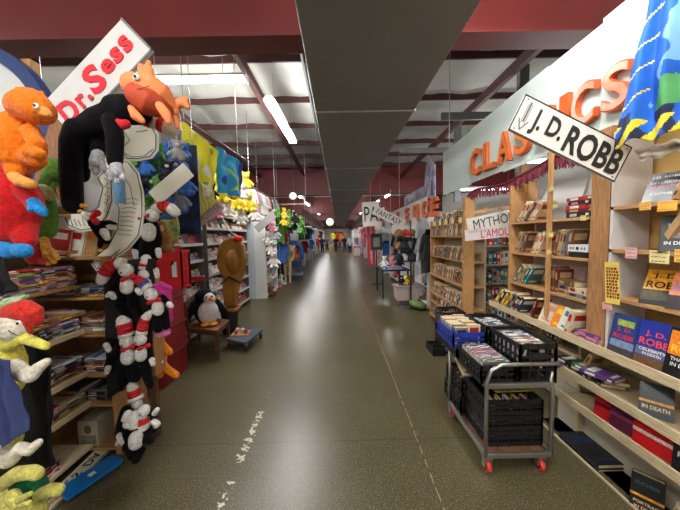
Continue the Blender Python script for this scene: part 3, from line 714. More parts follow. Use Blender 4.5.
# --- G small black/white birds toy behind green plush
plush('plush_toy', 'small black and white plush with a red bow above the short brown bookcase', 'plush toy', 2.0, [
    ('body', BK, [[(92, 220, 4.5, 0), (100, 230, 6, 0), (106, 240, 4.5, 0)], [(98, 224, 3, 0), (110, 222, 2.2, 0), (116, 224, 1.6, 0)], [(102, 236, 3, 0), (100, 246, 2.4, 0)]]),
    ('muzzle', fur((226, 222, 216)), [[(88, 218, 3.6, -.02), (84, 214, 3, -.03)], [(104, 232, 4, -.03), (107, 238, 3, -.03)]]), ('neck_bow', RB, [[(92, 217, 2, -.05), (97, 213, 3.4, -.05)], [(92, 218, 2, -.05), (96, 222, 3, -.05)]], 'raw')])
# --- I blank paddle sign
fr = cam_frame(171, 184, 2.6, 38)
t = sign('blank_sign', 'blank cream-white sign strip slanting beside the yellow cloth', 'sign', fr, 45 * mpp(2.6), 16 * mpp(2.6), mat('cream_card', (226, 222, 206), .6), [])
MB().bar(fr.p(-.27, -.07, -.02), fr.p(-.17, 0, -.02), .05, .02, up=fr.n).build('wood_block', MIDW, t)
fr = cam_frame(172, 158, 3.1, -34); t = sign('blank_sign', 'small pale blue-white card angled above the blank cream strip', 'sign', fr, .15, .11, mat('pale_card', (198, 214, 222), .6), [])
# --- yellow and blue hanging cloths (plain abstract prints)
def pat_y(u, v):
    if (u - .12) ** 2 + ((v - .35) * .8) ** 2 < .006 or (u - .2) ** 2 + (v - .75) ** 2 < .005 or (u - .8) ** 2 + (v - .12) ** 2 < .004: return 1
    if (u - .38) ** 2 + ((v - .52) * .9) ** 2 < .018 or (u - .72) ** 2 + ((v - .6) * .9) ** 2 < .016: return 2
    if abs(v - .93) < .07: return 3
    return 0
YC = mat('yellow_cloth', (236, 226, 52), .75, var=.05, vs=3); YCG = mat('cloth_green', (150, 180, 40), .8); YCW = mat('cloth_white', (226, 228, 224), .8); YCB = mat('cloth_pale_blue', (120, 180, 214), .8)
Yc = 3.7
cloth('hanging_cloth', 'bright yellow cloth with pale and green blotches hanging above the plush pile', 'cloth', [P(181, 121, Y=Yc), P(219, 152, Y=Yc + .5), P(214, 190, Y=Yc + .5), P(184, 188, Y=Yc)], [YC, YCG, YCW, YCB], pat_y, 2, .04, seed=1)
cloth('hanging_cloth', 'pale yellow gathered cloth sagging below the bright yellow cloth', 'cloth', [P(184, 184, Y=3.6), P(212, 184, Y=3.9), P(216, 204, Y=3.9), P(196, 218, Y=3.6)], [mat('pale_yellow_cloth', (214, 208, 120), .8, var=.08, vs=4), YCW], lambda u, v: 1 if (u - .75) ** 2 + (v - .35) ** 2 < .02 else 0, 6, .03, seed=4)
cloth('hanging_cloth', 'turquoise blue cloth with green patches beside the bright yellow cloth', 'cloth', [P(216, 146, Y=4.4), P(243, 163, Y=5.0), P(241, 198, Y=5.0), P(218, 192, Y=4.4)], [mat('turquoise_cloth', (34, 142, 196), .75, var=.08), YCG, mat('cloth_navy', (28, 60, 140), .8)],
      lambda u, v: 1 if abs(u - .55 + .3 * math.sin(v * 7)) < .09 and .35 < v < .85 else (2 if u > .88 or (u - .25) ** 2 + (v - .7) ** 2 < .012 else 0), 2, .03, seed=2)
# dark rail they hang from
n += 1
t = thing('hanging_rail', P(200, 140, Y=3.9), 'thin dark rail holding the yellow and blue cloths', 'rail')
MB().tube([P(176, 114, Y=3.65), P(246, 160, Y=5.1)], .012, 8).build('rail', REDD, t)
for q in (P(184, 121, Y=3.8), P(238, 156, Y=4.95)): MB().tube([q, (q.x, q.y, ZC - .1)], .005, 6).build('wire', STEEL, t)
# --- K caps-and-bows plush, generic black and white soft toys hung on the display board
WF = fur((226, 224, 220)); PK = fur((214, 60, 150)); YB = mat('toy_beak_yellow', (232, 178, 60), .6)
WK = felt((226, 220, 214)); RK = felt((204, 34, 44)); BKf = felt((52, 86, 170))
def bw_toy(label, Y, head, hr, belly, br, limbs, gloves, cap=None, bow=None, capc=None, group='black and white soft toys'):
    root = plush('soft_toy', label, 'plush toy', Y, [
        ('body', BK, [[(head[0], head[1], hr * .98, .02), ((head[0] + belly[0]) / 2, (head[1] + belly[1]) / 2, hr * .8, .02), (belly[0], belly[1], br, .01)]] + limbs),
        ('face', WF, [[(head[0], head[1], hr * 1.05, -.025), (head[0] + .4, head[1] + 1, hr * 1.0, -.035)]]),
        ('belly', WF, [[(belly[0], belly[1] - br * .3, br * .85, -.035), (belly[0], belly[1] + br * .35, br * .85, -.035)]])] +
        ([('glove', WF, gl, 'raw') for gl in gloves]), vox=1.0 * mpp(Y), group=None)
    if bow:
        mb = MB(); k = mpp(Y); c = P(bow[0], bow[1], Y=Y - .02 - hr * .9 * k)
        for s_ in (-1, 1): mb.tube([c, c + Vector((s_ * hr * .75 * k, 0, hr * .25 * k * s_))], [hr * .15 * k, hr * .42 * k], 10)
        mb.build('neck_bow', RB, root)
    if cap:
        for i in range(len(cap) - 1):
            a, b_ = cap[i], cap[i + 1]; k = mpp(Y)
            MB().tube([P(a[0], a[1], Y=Y - .01), P(b_[0], b_[1], Y=Y - .01)], [a[2] * k, b_[2] * k], 14, rounded=(i == len(cap) - 2)).build('cap_band', ((WK if i in (0, len(cap) - 2) and not (capc and capc[0] is BKf and i) else (BKf if capc and capc[0] is BKf and i == 1 else RK))), root)
    k = mpp(Y)
    for s_ in (-1, 1):
        c = P(head[0] + s_ * hr * .4, head[1] - hr * .1, Y=Y - .02) + Vector((0, -hr * .93 * k, 0)); MB().ell(c, (hr * .1 * k, hr * .07 * k, hr * .14 * k), 0, 10, 8).build('eye', EYEB, root)
    c = P(head[0], head[1] + hr * .3, Y=Y - .03) + Vector((0, -hr * .95 * k, 0)); MB().ell(c, (hr * .2 * k, hr * .2 * k, hr * .14 * k), 0, 10, 8).build('nose', YB if 'beak' in label else INK, root)
    return root
bw_toy('black soft toy with drooping red and white knit cap hung in front of the cutout', 2.08, (126, 270), 6.5, (127, 286), 7, [[(120, 280, 4, 0), (113, 286, 3.2, 0), (111, 292, 3, 0)], [(132, 284, 4, 0), (138, 290, 3.2, 0)], [(122, 292, 5, 0), (120, 306, 4, 0), (127, 316, 3.4, -.02)], [(131, 292, 5, 0), (133, 306, 4, 0), (138, 313, 3, -.02)]],
       [[[(111, 294, 3.2, -.02), (114, 297, 3, -.03)], [(110, 293, 2, -.02), (107, 296, 1.8, -.03)]], [[(138, 290, 3, -.02), (140, 293, 2.6, -.02)]]], cap=[(124, 264, 6), (118, 263, 6), (113, 265, 6), (108, 269, 6.2), (105, 274, 6), (102, 280, 5)], bow=(128, 278))
bw_toy('dark grey soft toy with curled red and white cap seated above the red block cabinet', 2.3, (152, 215), 6, (149, 232), 8, [[(143, 224, 5, 0), (138, 236, 4, 0), (136, 248, 3.6, 0)], [(154, 226, 5, 0), (158, 238, 4, 0), (157, 248, 3.4, 0)], [(146, 240, 5.5, 0), (144, 256, 4.6, 0)], [(153, 240, 5.5, 0), (155, 256, 4.6, 0)]],
       [[[(135, 251, 3, -.01), (136, 257, 2.6, -.02)]], [[(158, 250, 3, -.01), (159, 256, 2.6, -.02)]]], cap=[(155, 210, 5), (160, 207, 5), (165, 206, 5), (170, 208, 5.2), (175, 212, 5)], bow=(145, 217), capc=(WK, RK))
bw_toy('white faced soft toy in a small red banded cap under the dark grey one', 2.15, (144, 274), 5, (147, 284), 5, [[(150, 278, 3, 0), (156, 272, 2.6, 0)], [(142, 282, 3, 0), (138, 288, 2.4, 0)]], [[[(156, 270, 2.6, -.02), (157, 276, 2.4, -.02)]]], cap=[(144, 269, 5), (144, 266, 5), (145, 263, 4.8), (146, 259, 4.6)], capc=(WK, RK))
bw_toy('black soft toy in a blue and red banded cap beside the pink tufted toy', 2.1, (151, 294), 6, (158, 308), 6.5, [[(162, 298, 4, 0), (168, 303, 3, 0)], [(152, 306, 4, 0), (146, 314, 3, 0)], [(158, 314, 5.5, 0), (158, 328, 5, 0)], [(163, 312, 5, 0), (166, 326, 4, 0)]],
       [[[(169, 304, 2.8, -.02), (171, 306, 2.4, -.02)]]], cap=[(149, 289, 5.6), (146, 286, 5.4), (143, 283, 5.2), (139, 280, 5)], bow=(154, 301), capc=(BKf, WK))
bw_toy('black soft toy in an upright red-topped cap beside the toy with the leaning cap', 2.05, (127, 341), 6.4, (128, 356), 7.5, [[(120, 348, 4.5, 0), (112, 354, 4, 0), (108, 366, 3.4, 0)], [(124, 362, 5, 0), (122, 376, 4.4, 0), (121, 388, 3.6, 0)], [(131, 362, 5, 0), (133, 378, 4.4, 0)], [(118, 342, 4, .03), (110, 340, 3.6, .03), (105, 344, 3.2, .03)]],
       [[[(108, 368, 3, -.02), (107, 372, 2.6, -.02)]], [[(106, 345, 2.8, -.02), (109, 350, 2.6, -.02)]]], cap=[(127, 336, 7.6), (126, 333, 7), (126, 330, 7), (125, 327, 7), (124, 323, 7.2), (123, 321, 6)], bow=(128, 348), capc=(WK, RK))
bw_toy('black soft toy in a tall leaning red and white cap with a bow', 2.05, (140, 339), 5.8, (141, 354), 6.5, [[(147, 348, 4, 0), (151, 358, 3.4, 0)], [(138, 362, 5, 0), (136, 378, 4.4, 0)], [(145, 362, 5, 0), (147, 376, 4.6, 0), (150, 385, 3.6, 0)]],
       [[[(152, 360, 2.8, -.02), (153, 364, 2.4, -.02)]], [[(148, 314, 2.8, 0), (151, 312, 2.4, 0)]]], cap=[(141, 334, 5.6), (142, 330, 5), (143, 326, 5), (144, 322, 4.8), (146, 318, 4.6), (148, 315, 3.8)], bow=(144, 347), capc=(WK, RK))
bw_toy('black soft toy dangling head down in a red and white cap near the floor', 1.98, (144, 410), 5.5, (134, 420), 8, [[(126, 410, 5, 0), (121, 426, 5, 0), (119, 436, 4, 0)], [(130, 430, 7, 0), (128, 446, 5, 0), (132, 456, 4, 0)], [(142, 424, 7, 0), (148, 432, 5, 0)], [(150, 412, 4, 0), (155, 414, 3.2, 0)]],
       [[[(120, 436, 3.6, -.03), (123, 442, 3.4, -.03)], [(119, 440, 2, -.03), (117, 444, 2, -.03)]], [[(155, 413, 3, -.02), (157, 410, 2.6, -.03)]]], cap=[(143, 413, 6), (142, 416, 6), (142, 419, 6.2), (143, 423, 6.4), (144, 426, 5.6)], capc=(WK, RK))
bw_toy('black soft toy in a wide-based red cap at the bottom of the display board', 2.08, (137, 404), 5, (140, 412), 5, [[(146, 420, 5, 0), (152, 430, 4, 0)], [(132, 412, 5, 0), (128, 420, 4, 0)]], [[[(150, 424, 3, -.03), (156, 426, 2.6, -.03)]]], cap=[(136, 399, 7.6), (135, 396, 6), (134, 393, 5.8), (133, 389, 5.4), (132, 386, 4.6)], capc=(WK, RK))
bw_toy('small black soft toy folded over at the foot of the wooden post', 1.95, (127, 424), 4, (136, 440), 8, [[(130, 446, 7, 0), (140, 452, 6, 0), (136, 460, 4, 0)], [(146, 438, 6, 0), (150, 440, 4.4, 0)]], [[[(154, 422, 3, -.02), (158, 424, 2.6, -.02)]]], cap=[(126, 420, 4.4), (127, 417, 4.4), (128, 414, 4)], capc=(WK, RK))
plush('soft_toy', 'hot pink tufted soft toy peeking beside the blue-banded cap toy', 'plush toy', 2.15, [('body', PK, [[(160, 288, 5.5, 0), (166, 292, 5, 0), (168, 302, 4, .03), (168, 310, 4, .03), (169, 320, 4, .03)]]), ('tuft', PK, [[(156, 286, 3, -.03), (160, 284, 3, -.03), (170, 288, 2.4, -.03)]]), ('foot', fur((226, 120, 180)), [[(160, 334, 4.6, 0), (167, 332, 4, 0)]])])
plush('soft_toy', 'orange soft toy sliding off the display board towards the floor', 'plush toy', 2.35, [('body', fur((240, 140, 34)), [[(158, 340, 6, 0), (159, 352, 7, 0), (160, 362, 6.5, 0)], [(162, 344, 3.6, 0), (170, 352, 3.4, 0)], [(162, 364, 4, 0), (168, 370, 4, 0), (176, 375, 3.8, 0)], [(157, 366, 4, 0), (160, 375, 3.6, 0)]]),
      ('care_tag', WHITE, [[(159, 362, 1.4, -.06), (162, 362, 1.4, -.06)]], 'raw')])
# black cloth hanging behind
cloth('black_cloth', 'black cloth draped behind the capped soft toys on the bookcase end', 'cloth', [P(104, 262, Y=2.115), P(156, 258, Y=2.115), P(150, 366, Y=2.115), P(106, 402, Y=2.115)], [felt((22, 22, 24))], lambda u, v: 0, 3, .012, n=24, seed=3)
# yellow plush at the very edge
Y = 1.3; YP = fur((226, 216, 96)); CR = fur((222, 214, 196))
t = plush('plush_toy', 'shaggy yellow plush with a white face and floppy red cap before the bookcase', 'plush toy', Y, [
    ('body', YP, [[(2, 346, 14, .02), (4, 362, 17, 0), (4, 382, 17, 0)], [(8, 344, 8, -.03), (24, 338, 5.4, -.05), (38, 343, 4.6, -.06), (46, 346, 4, -.06)]]),
    ('face', CR, [[(8, 326, 12, -.02), (14, 328, 13, -.04)]]), ('cap', fur((212, 52, 40)), [[(12, 312, 9, -.02), (24, 310, 11, -.03), (34, 314, 9, -.02), (36, 320, 6, -.02)]]), ('cap_brim', fur((212, 52, 40)), [[(14, 311, 2.2, -.13), (24, 318, 2.6, -.12), (31, 332, 2.2, -.07)]], 'raw'),
    ('leg', CR, [[(14, 366, 7, -.07), (24, 374, 7, -.1), (30, 376, 6.5, -.11)], [(30, 376, 6.5, -.11), (38, 368, 5.4, -.1), (46, 362, 4, -.09)]])])
eyes(t, [(19, 323, -.115)], Y, 2.6)
mb = MB(); mb.tube([P(x, y, Y=Y + dy) for x, y, dy in ((4, 325, -.07), (10, 332, -.095), (18, 336, -.10), (24, 333, -.09))], .0016, 6); mb.build('mouth_seam', INK, t)
t = plush('plush_toy', 'yellow plush with crossed white legs below the blue cloth', 'plush toy', 1.25, [
    ('body', YP, [[(2, 424, 14, 0), (4, 440, 15, 0), (2, 450, 13, 0)]]), ('spike', YP, [[(18, 422, 3, -.04), (24, 426, 1.5, -.04)]], 'raw'),
    ('leg', CR, [[(0, 452, 8, -.05), (10, 460, 7.5, -.09), (14, 456, 6.5, -.1), (20, 448, 6, -.1), (30, 450, 5.4, -.1), (38, 443, 4, -.09)]])])
YG = fur((206, 198, 104)); GG = fur((22, 104, 66))
t = plush('plush_toy', 'yellow-green plush with a dark green vest lowest beside the floor signs', 'plush toy', 1.22, [
    ('body', YG, [[(6, 500, 16, .03), (20, 506, 14, .02), (34, 512, 12, 0)], [(30, 504, 10, 0), (36, 522, 8, 0)]]), ('vest', GG, [[(26, 480, 13, .0), (34, 488, 12, 0), (26, 494, 12, 0)]]),
    ('arm', YG, [[(2, 484, 7, -.06), (16, 474, 7, -.08), (32, 472, 6.5, -.09), (37, 474, 6, -.09)]]), ('leg', YG, [[(40, 494, 6, -.02), (50, 490, 6.4, -.03), (58, 490, 6, -.03)]]),
    ('hand', YG, [[(12, 496, 6, -.1), (18, 503, 5, -.11)], [(20, 500, 4, -.11), (30, 494, 2.5, -.12)], [(20, 504, 4, -.11), (29, 503, 2.5, -.12)]], 'raw')])
# black long garment and navy cloth
BKC = felt((20, 20, 22))
cloth('black_garment', 'long black garment hanging in front of the picture book shelves', 'garment', [P(14, 346, Y=1.55), P(50, 338, Y=1.5), P(58, 462, Y=1.48), P(30, 476, Y=1.5)], [BKC], lambda u, v: 0, 2, .03, seed=5)
cloth('black_garment', 'small black cloth hanging above the open green picture book', 'garment', [P(-10, 240, Y=1.4), P(6, 262, Y=1.4), P(12, 292, Y=1.38), P(-8, 296, Y=1.4)], [BKC], lambda u, v: 0, 2, .02, n=24, seed=6)
cloth('navy_cloth', 'navy blue cloth hanging in folds in front of the yellow plush', 'cloth', [P(-22, 352, Y=1.14), P(10, 360, Y=1.14), P(25, 432, Y=1.12), P(-10, 452, Y=1.14)], [mat('navy_cloth', (48, 58, 104), .85, var=.1, vs=20)], lambda u, v: 0, 3, .02, seed=8)
# open green picture book and yellow one
a = P(10, 303, Y=1.34)
t = thing('picture_book', P(4, 308, Y=1.36), 'green illustrated picture book tilted above the floppy red cap', 'picture book')
fr = Frame(P(7, 303, Y=1.34), (1, 0, .16), (0, .8, .45))
board(fr, .12, .10, .012, mat('page_green', (96, 168, 70), .5, c2=(214, 222, 190), vs=34), t, 'cover')
MB().prism([fr.p(-.06, -.055, 0), fr.p(.1, -.055, 0), fr.p(.1, -.042, 0), fr.p(-.06, -.042, 0)], fr.n * -.015).build('yellow_edge', mat('yellow_edge', (230, 206, 40), .5), t)
MB().box(-2.0, -1.3, 1.36, 1.42, P(0, 314, Y=1.36).z - .02, P(0, 314, Y=1.36).z - .005).build('tray', DARKW, t)
# more picture books standing in the gaps of the inner shelf (upper)
# --- L red block cabinet with red basket
RC = mat('red_gloss_paint', (150, 26, 34), .4, var=.08, vs=5)
xa = P(166, 362, Z=0).x; 
t = thing('red_cabinet', (-2.05, 3.35, 0), 'dark red painted block cabinet between the capped toys and magazines', 'cabinet')
MB().box(-2.45, -2.02, 3.1, 3.6, 0, 1.62).build('carcass', RC, t)
for i in range(1, 5): MB().box(-2.46, -2.0, 3.09, 3.61, i * .33 - .008, i * .33 + .008).build('ledge', mat('red_dark', (96, 16, 22), .5), t)
MB().box(-2.03, -2.012, 3.14, 3.4, .02, 1.3).build('panel', RC, t)
z0 = P(180, 285, Y=3.15).z; z1 = P(180, 249, Y=3.15).z
def crate(name, label, c, size, color, parent=None, rows=3, colsx=4, colsy=5, group=None, tagc=None, floor=True):
    """open topped lattice crate; c = middle of the base"""
    cx_, cy_, cz_ = c; w, d, h = size; t_ = .012; t = thing(name, c, label, 'crate', group); m = mat('crate_%d_%d_%d' % color, color, .45)
    mb = MB(); x0, x1, y0, y1 = cx_ - w/2, cx_ + w/2, cy_ - d/2, cy_ + d/2
    if floor: mb.box(x0, x1, y0, y1, cz_, cz_ + t_)
    def wall(a, b, nn):
        a = Vector(a); b = Vector(b); dv = (b - a); Lw = dv.length; dv.normalize()
        up = Vector((0, 0, 1))
        for z_, hh in ((cz_ + h - .018, .036), (cz_ + .015, .03)):
            mb.bar(a + up * (z_ - cz_), b + up * (z_ - cz_), t_, hh)
        for r in range(1, rows): zz = h * r / rows; mb.bar(a + up * zz, b + up * zz, t_ * .7, .018)
        for q in range(nn + 1):
            p = a + dv * Lw * q / nn; mb.bar(p, p + up * h, t_ * .8, .02)
    z_ = cz_
    wall((x0, y0, z_), (x1, y0, z_), colsx); wall((x0, y1, z_), (x1, y1, z_), colsx); wall((x0, y0, z_), (x0, y1, z_), colsy); wall((x1, y0, z_), (x1, y1, z_), colsy)
    mb.build('lattice', m, t)
    for yy in (y0 - .009, y1 + .009):
        hb = MB(); hb.box(cx_ - .06, cx_ + .06, yy - .006, yy + .006, z_ + h * .62, z_ + h * .78); hb.build('handle_grip', m, t)
    return t
t = crate('red_basket', 'bright red plastic basket with a small white label fixed to the cabinet top', ((P(168, 267, Y=3.1).x + P(190, 267, Y=3.1).x) / 2, 3.0, z0), (.26, .16, z1 - z0), (206, 26, 34), rows=2, colsx=2, colsy=2)
fr = Frame((P(172, 268, Y=2.9).x + .02, 2.905, (z0 + z1) / 2), (1, 0, 0), (0, 0, 1)); board(fr, .06, .17, .004, WHITE, t, 'label_plate', border=INK, bw=.004)
bx_ = ((P(168, 267, Y=3.1).x + P(190, 267, Y=3.1).x) / 2)
for (a0, a1, b0, b1) in ((bx_ - .127, bx_ + .127, 2.912, 2.917), (bx_ - .13, bx_ - .125, 2.93, 3.07), (bx_ + .122, bx_ + .127, 2.93, 3.07)): MB().box(a0, a1, b0, b1, z0 + .02, z1 - .03).build('side_wall', mat('crate_206_26_34', (206, 26, 34), .45), t)
MB().box(-2.0, P(190, 0, Y=3.1).x, 3.08, 3.1, z0 + .05, z0 + .1).build('mount_strap', RC, t) if P(190, 0, Y=3.1).x > -2.0 else None
# patterned round bag above the red cabinet
t = thing('patterned_bag', P(168, 240, Y=3.0), 'yellow bag with green swirling pattern standing on the red cabinet', 'bag')
mb = MB(); mb.ell(P(170, 228, Y=3.0), (9 * mpp(3), .07, 18 * mpp(3)), 0, 20, 14); mb.build('bag_body', mat('bag_print', (214, 186, 60), .6, c2=(60, 150, 110), vs=22), t)
MB().tube([P(163, 214, Y=3), P(167, 206, Y=3), P(175, 207, Y=3), P(178, 216, Y=3)], .008, 8).build('handle_loop', felt((200, 130, 40)), t)
plush('plush_toy', 'brown soft toy seated between the dark grey toy and patterned bag', 'plush toy', 2.6, [('body', fur((150, 96, 56)), [[(160, 226, 5.5, 0), (163, 238, 7.5, 0), (164, 246, 7, 0)], [(158, 234, 3, -.02), (155, 243, 2.6, -.02)], [(166, 248, 3.4, -.03), (172, 251, 3, -.04)]]), ('muzzle', fur((200, 160, 110)), [[(161, 228, 3, -.05), (161, 229, 3, -.05)]])])
# --- M magazine racks beyond: two bookcases facing aisle
def open_rack(name, label, cat, x0, x1, y0, y1, h, zs, m, back=True, side=-1, lip=None, sidem=None):
    t = thing(name, ((x0 + x1) / 2, (y0 + y1) / 2, 0), label, cat)
    xb = x0 if side < 0 else x1
    if back: MB().box(xb - .01, xb + .01, y0, y1, 0, h).build('back_panel', sidem or m, t)
    for y in (y0, y1 - .02): MB().box(x0, x1, y, y + .02, 0, h).build('side_panel', sidem or m, t)
    for z in zs:
        MB().box(x0 + .01, x1, y0 + .02, y1 - .02, z - .018, z).build('shelf', m, t)
        if lip:
            xf = x1 if side < 0 else x0
            MB().box(min(xf, xf - side * .008), max(xf, xf - side * .008), y0 + .02, y1 - .02, z - .02, z + lip).build('price_strip', mat('strip_white', (214, 214, 214), .5), t)
    return t
ZM = [.12, .42, .72, 1.02, 1.32, 1.60, 1.88, 2.15]
def mag_rack(x1, y0, y1, lab, zs, group, n_, seed, pal=None, h=2.45):
    random.seed(seed)
    open_rack('magazine_rack', lab, 'rack', x1 - .32, x1, y0, y1, h, zs, mat('rack_grey', (112, 108, 106), .5), lip=.03)
    for zi, z in enumerate(zs):
        y = y1 - .04; i = 0
        while y > y0 + .14 and i < n_:
            w = random.uniform(.10, .17); hh = random.uniform(.15, .23); c = random.choice(pal or PB)
            up = Vector((-.35, 0, 1)).normalized()
            put_book('magazine', c, '%s magazine on %s of %s, %s from far end' % (c, ['bottom shelf', 'second shelf', 'third shelf', 'fourth shelf', 'fifth shelf', 'sixth shelf', 'seventh shelf', 'top shelf'][zi], group, ORD[i]), 'magazine',
                     (x1 - .05, y - w / 2, z + .003), (1, 0, .35), (0, 1, 0), up, .012, w * .9, hh, 'mag', patch=random.choice(PB)); y -= w; i += 1
MP = ['white', 'navy', 'blue', 'red', 'purple', 'black', 'pink', 'cream', 'grey', 'navy', 'black', 'orange', 'yellow', 'purple', 'white']
mag_rack(-2.4, 3.95, 5.0, 'grey rack of bright magazines behind the wooden chair', ZM, 'the rack behind the chair', 8, 11, MP)
mag_rack(-2.36, 5.05, 7.3, 'long grey rack of white and black magazines behind the brown carving', ZM, 'the long rack', 16, 12, ['white', 'black', 'grey', 'white', 'cream', 'red', 'pink'])
# signs on racks
fr = cam_frame(208, 215, 3.8, 36); sign('shelf_sign', 'grey strip sign with red capital letters over the magazine rack', 'sign', fr, .46, .13, mat('sign_grey', (176, 172, 172), .6), [('POTTER', .05, .005, .09, mat('dull_red', (180, 40, 50), .6), dict(w=.32))])
MB().bar(fr.p(-.2, -.05, -.02), (fr.p(-.2, -.05, -.02).x - .2, 3.8, fr.p(-.2, -.05).z - .1), .015).build('bracket', STEEL, [o for o in COL.objects if o.name.startswith('shelf_sign')][0])
fr = cam_frame(265, 222, 7.4, 40); sign('shelf_sign', 'plain grey strip sign slanting above the white column', 'sign', fr, .62, .2, mat('sign_grey2', (150, 148, 146), .6), [])
# --- chair
CH = wood('chair_wood', (110, 66, 40), (78, 44, 26), (8, 8, 2))
base = (P(190, 357, Z=0) + P(230, 348, Z=0)) / 2
fl, fr_, bl, br_ = P(190, 356, Z=0), P(218, 360, Z=0), P(200, 341, Z=0), P(229, 346, Z=0)
t = thing('wooden_chair', base, 'old brown wooden chair in front of the magazine rack', 'chair')
cen = (fl + fr_ + bl + br_) / 4
def legp(p, z, k=1.0): return Vector((cen.x + (p.x - cen.x) * k, cen.y + (p.y - cen.y) * k, z))
sh = .40
# backrest on the wall side (fl - bl), seat opens to the aisle
for p, top in ((fl, .80), (bl, .80)):
    MB().bar(legp(p, 0), legp(p, sh), .03, .035).build('leg', CH, t); 
    MB().bar(legp(p, sh), legp(p, top, 1.12), .028, .03).build('back_post', CH, t)
for p in (fr_, br_): MB().bar(legp(p, 0), legp(p, sh), .035, .035).build('leg', CH, t)
mb = MB(); mb.prism([legp(q, sh, 1.06) for q in (fl, fr_, br_, bl)], (0, 0, .025)); mb.build('seat', wood('seat_wood', (128, 78, 48), (96, 56, 32), (8, 2, 8)), t, bev=.006)
MB().bar(legp(fl, .77, 1.11), legp(bl, .77, 1.11), .02, .07).build('top_rail', CH, t)
MB().bar(legp(fl, .62, 1.07), legp(bl, .62, 1.07), .018, .05).build('back_slat', CH, t)
for a, b_ in ((fl, fr_), (fr_, br_), (br_, bl), (bl, fl)):
    MB().bar(legp(a, .15), legp(b_, .15), .018).build('stretcher', CH, t); MB().bar(legp(a, sh - .03), legp(b_, sh - .03), .016, .045).build('apron', CH, t)
# penguin plush on the chair
Y = cen.y; pz = sh + .025; k = 1
def W(dx, dy, dz): return Vector((cen.x + dx * 1.45, cen.y + dy * 1.3, pz + dz * 1.5))
t = thing('penguin_toy', W(0, 0, 0), 'plush penguin with an orange beak sitting on the wooden chair', 'plush toy')
mb = MB(); mb.ell(W(-.01, 0, .13), (.18, .15, .2)); mb.ell(W(-.02, -.01, .27), (.135, .12, .125)); mb.tube([W(-.11, -.06, .20), W(-.17, -.09, .08), W(-.17, -.10, .02)], [.05, .06, .035]); mb.tube([W(.08, .07, .2), W(.15, .08, .1)], [.045, .045])
mb.build('body', mat('penguin_black', (22, 22, 28), .9, var=.2, vs=60, bump=.5, bs=120, spec=.15), t, remesh=.01)
mb = MB(); mb.ell(W(.03, -.045, .12), (.15, .13, .18)); mb.ell(W(.045, -.045, .26), (.085, .085, .085)); mb.build('belly', fur((224, 224, 230)), t, remesh=.01)
MB().tube([W(.08, -.085, .26), W(.135, -.12, .245)], [.036, .008], 10).build('beak', mat('beak_orange', (240, 150, 30), .6), t)
for dx in (.03, .10): MB().ell(W(dx, -.14 + dx * .3, .02), (.06, .075, .028)).build('foot', mat('beak_orange', (240, 150, 30), .6), t)
for dx, dy in ((.045, -.107), (.09, -.085)): MB().ell(W(dx, dy, .285), (.012, .012, .015)).build('eye', EYEB, t)
# --- brown carved figure on stand with dark bin, behind the chair
YB_ = 4.9; c = P(230, 335, Y=YB_); gx_ = c.x
GOLD = mat('golden_carved_wood', (176, 124, 40), .5, c2=(140, 94, 30), vs=3, bump=.3, bs=12)
t = thing('carved_figure', (gx_, YB_, 0), 'tall rounded golden-brown wooden carving with a red cap standing behind the chair', 'carving')
zt = P(230, 237, Y=YB_).z; zb = P(230, 308, Y=YB_).z
mb = MB(); q = [(231, 237), (238, 239), (243, 246), (245, 258), (243, 274), (238, 285), (236, 296), (236, 307), (224, 307), (222, 292), (222, 278), (217, 268), (216, 256), (218, 246), (223, 240)]
mb.prism([P(x, y, Y=YB_) for x, y in q], (0, .16, 0)); mb.build('figure', GOLD, t, bev=.03)
mb = MB(); mb.ell(P(233, 262, Y=YB_ - .02), (.12, .08, .22)); mb.build('relief', GOLD, t)
for a, b_ in (((221, 284), (229, 277)), ((229, 277), (241, 283))): MB().bar(P(*a, Y=YB_ - .03), P(*b_, Y=YB_ - .03), .03, .03).build('roof_ledge', mat('dark_brown_ledge', (66, 44, 28), .6), t)
MB().box(gx_ - .19, gx_ + .16, YB_ - .12, YB_ + .2, zb - .04, zb).build('plinth', GOLD, t)
mb = MB(); mb.ell(P(238, 239, Y=YB_), (.08, .08, .06)); mb.build('red_cap', felt((200, 34, 30)), t)
MB().tube([P(223, 219, Y=YB_), P(228, 230, Y=YB_), P(236, 236, Y=YB_)], .012, 8).build('white_stick', WHITE, t)
t = thing('dark_bin', (gx_, YB_ + .05, 0), 'black ribbed bin supporting the golden-brown carving', 'bin')
mb = MB(); mb.lathe((gx_ - .01, YB_ + .05, 0), [(.13, 0), (.13, .02), (.14, .3), (.155, zb - .05), (.16, zb - .04)], 24); mb.build('bin_body', mat('bin_black', (34, 33, 36), .5), t)
for zz in (.12, .24): 
    mb = MB(); mb.lathe((gx_ - .01, YB_ + .05, zz), [(.145 + zz * .06, 0), (.15 + zz * .06, .008), (.145 + zz * .06, .016)], 24); mb.build('rib', mat('bin_black', (34, 33, 36), .5), t)
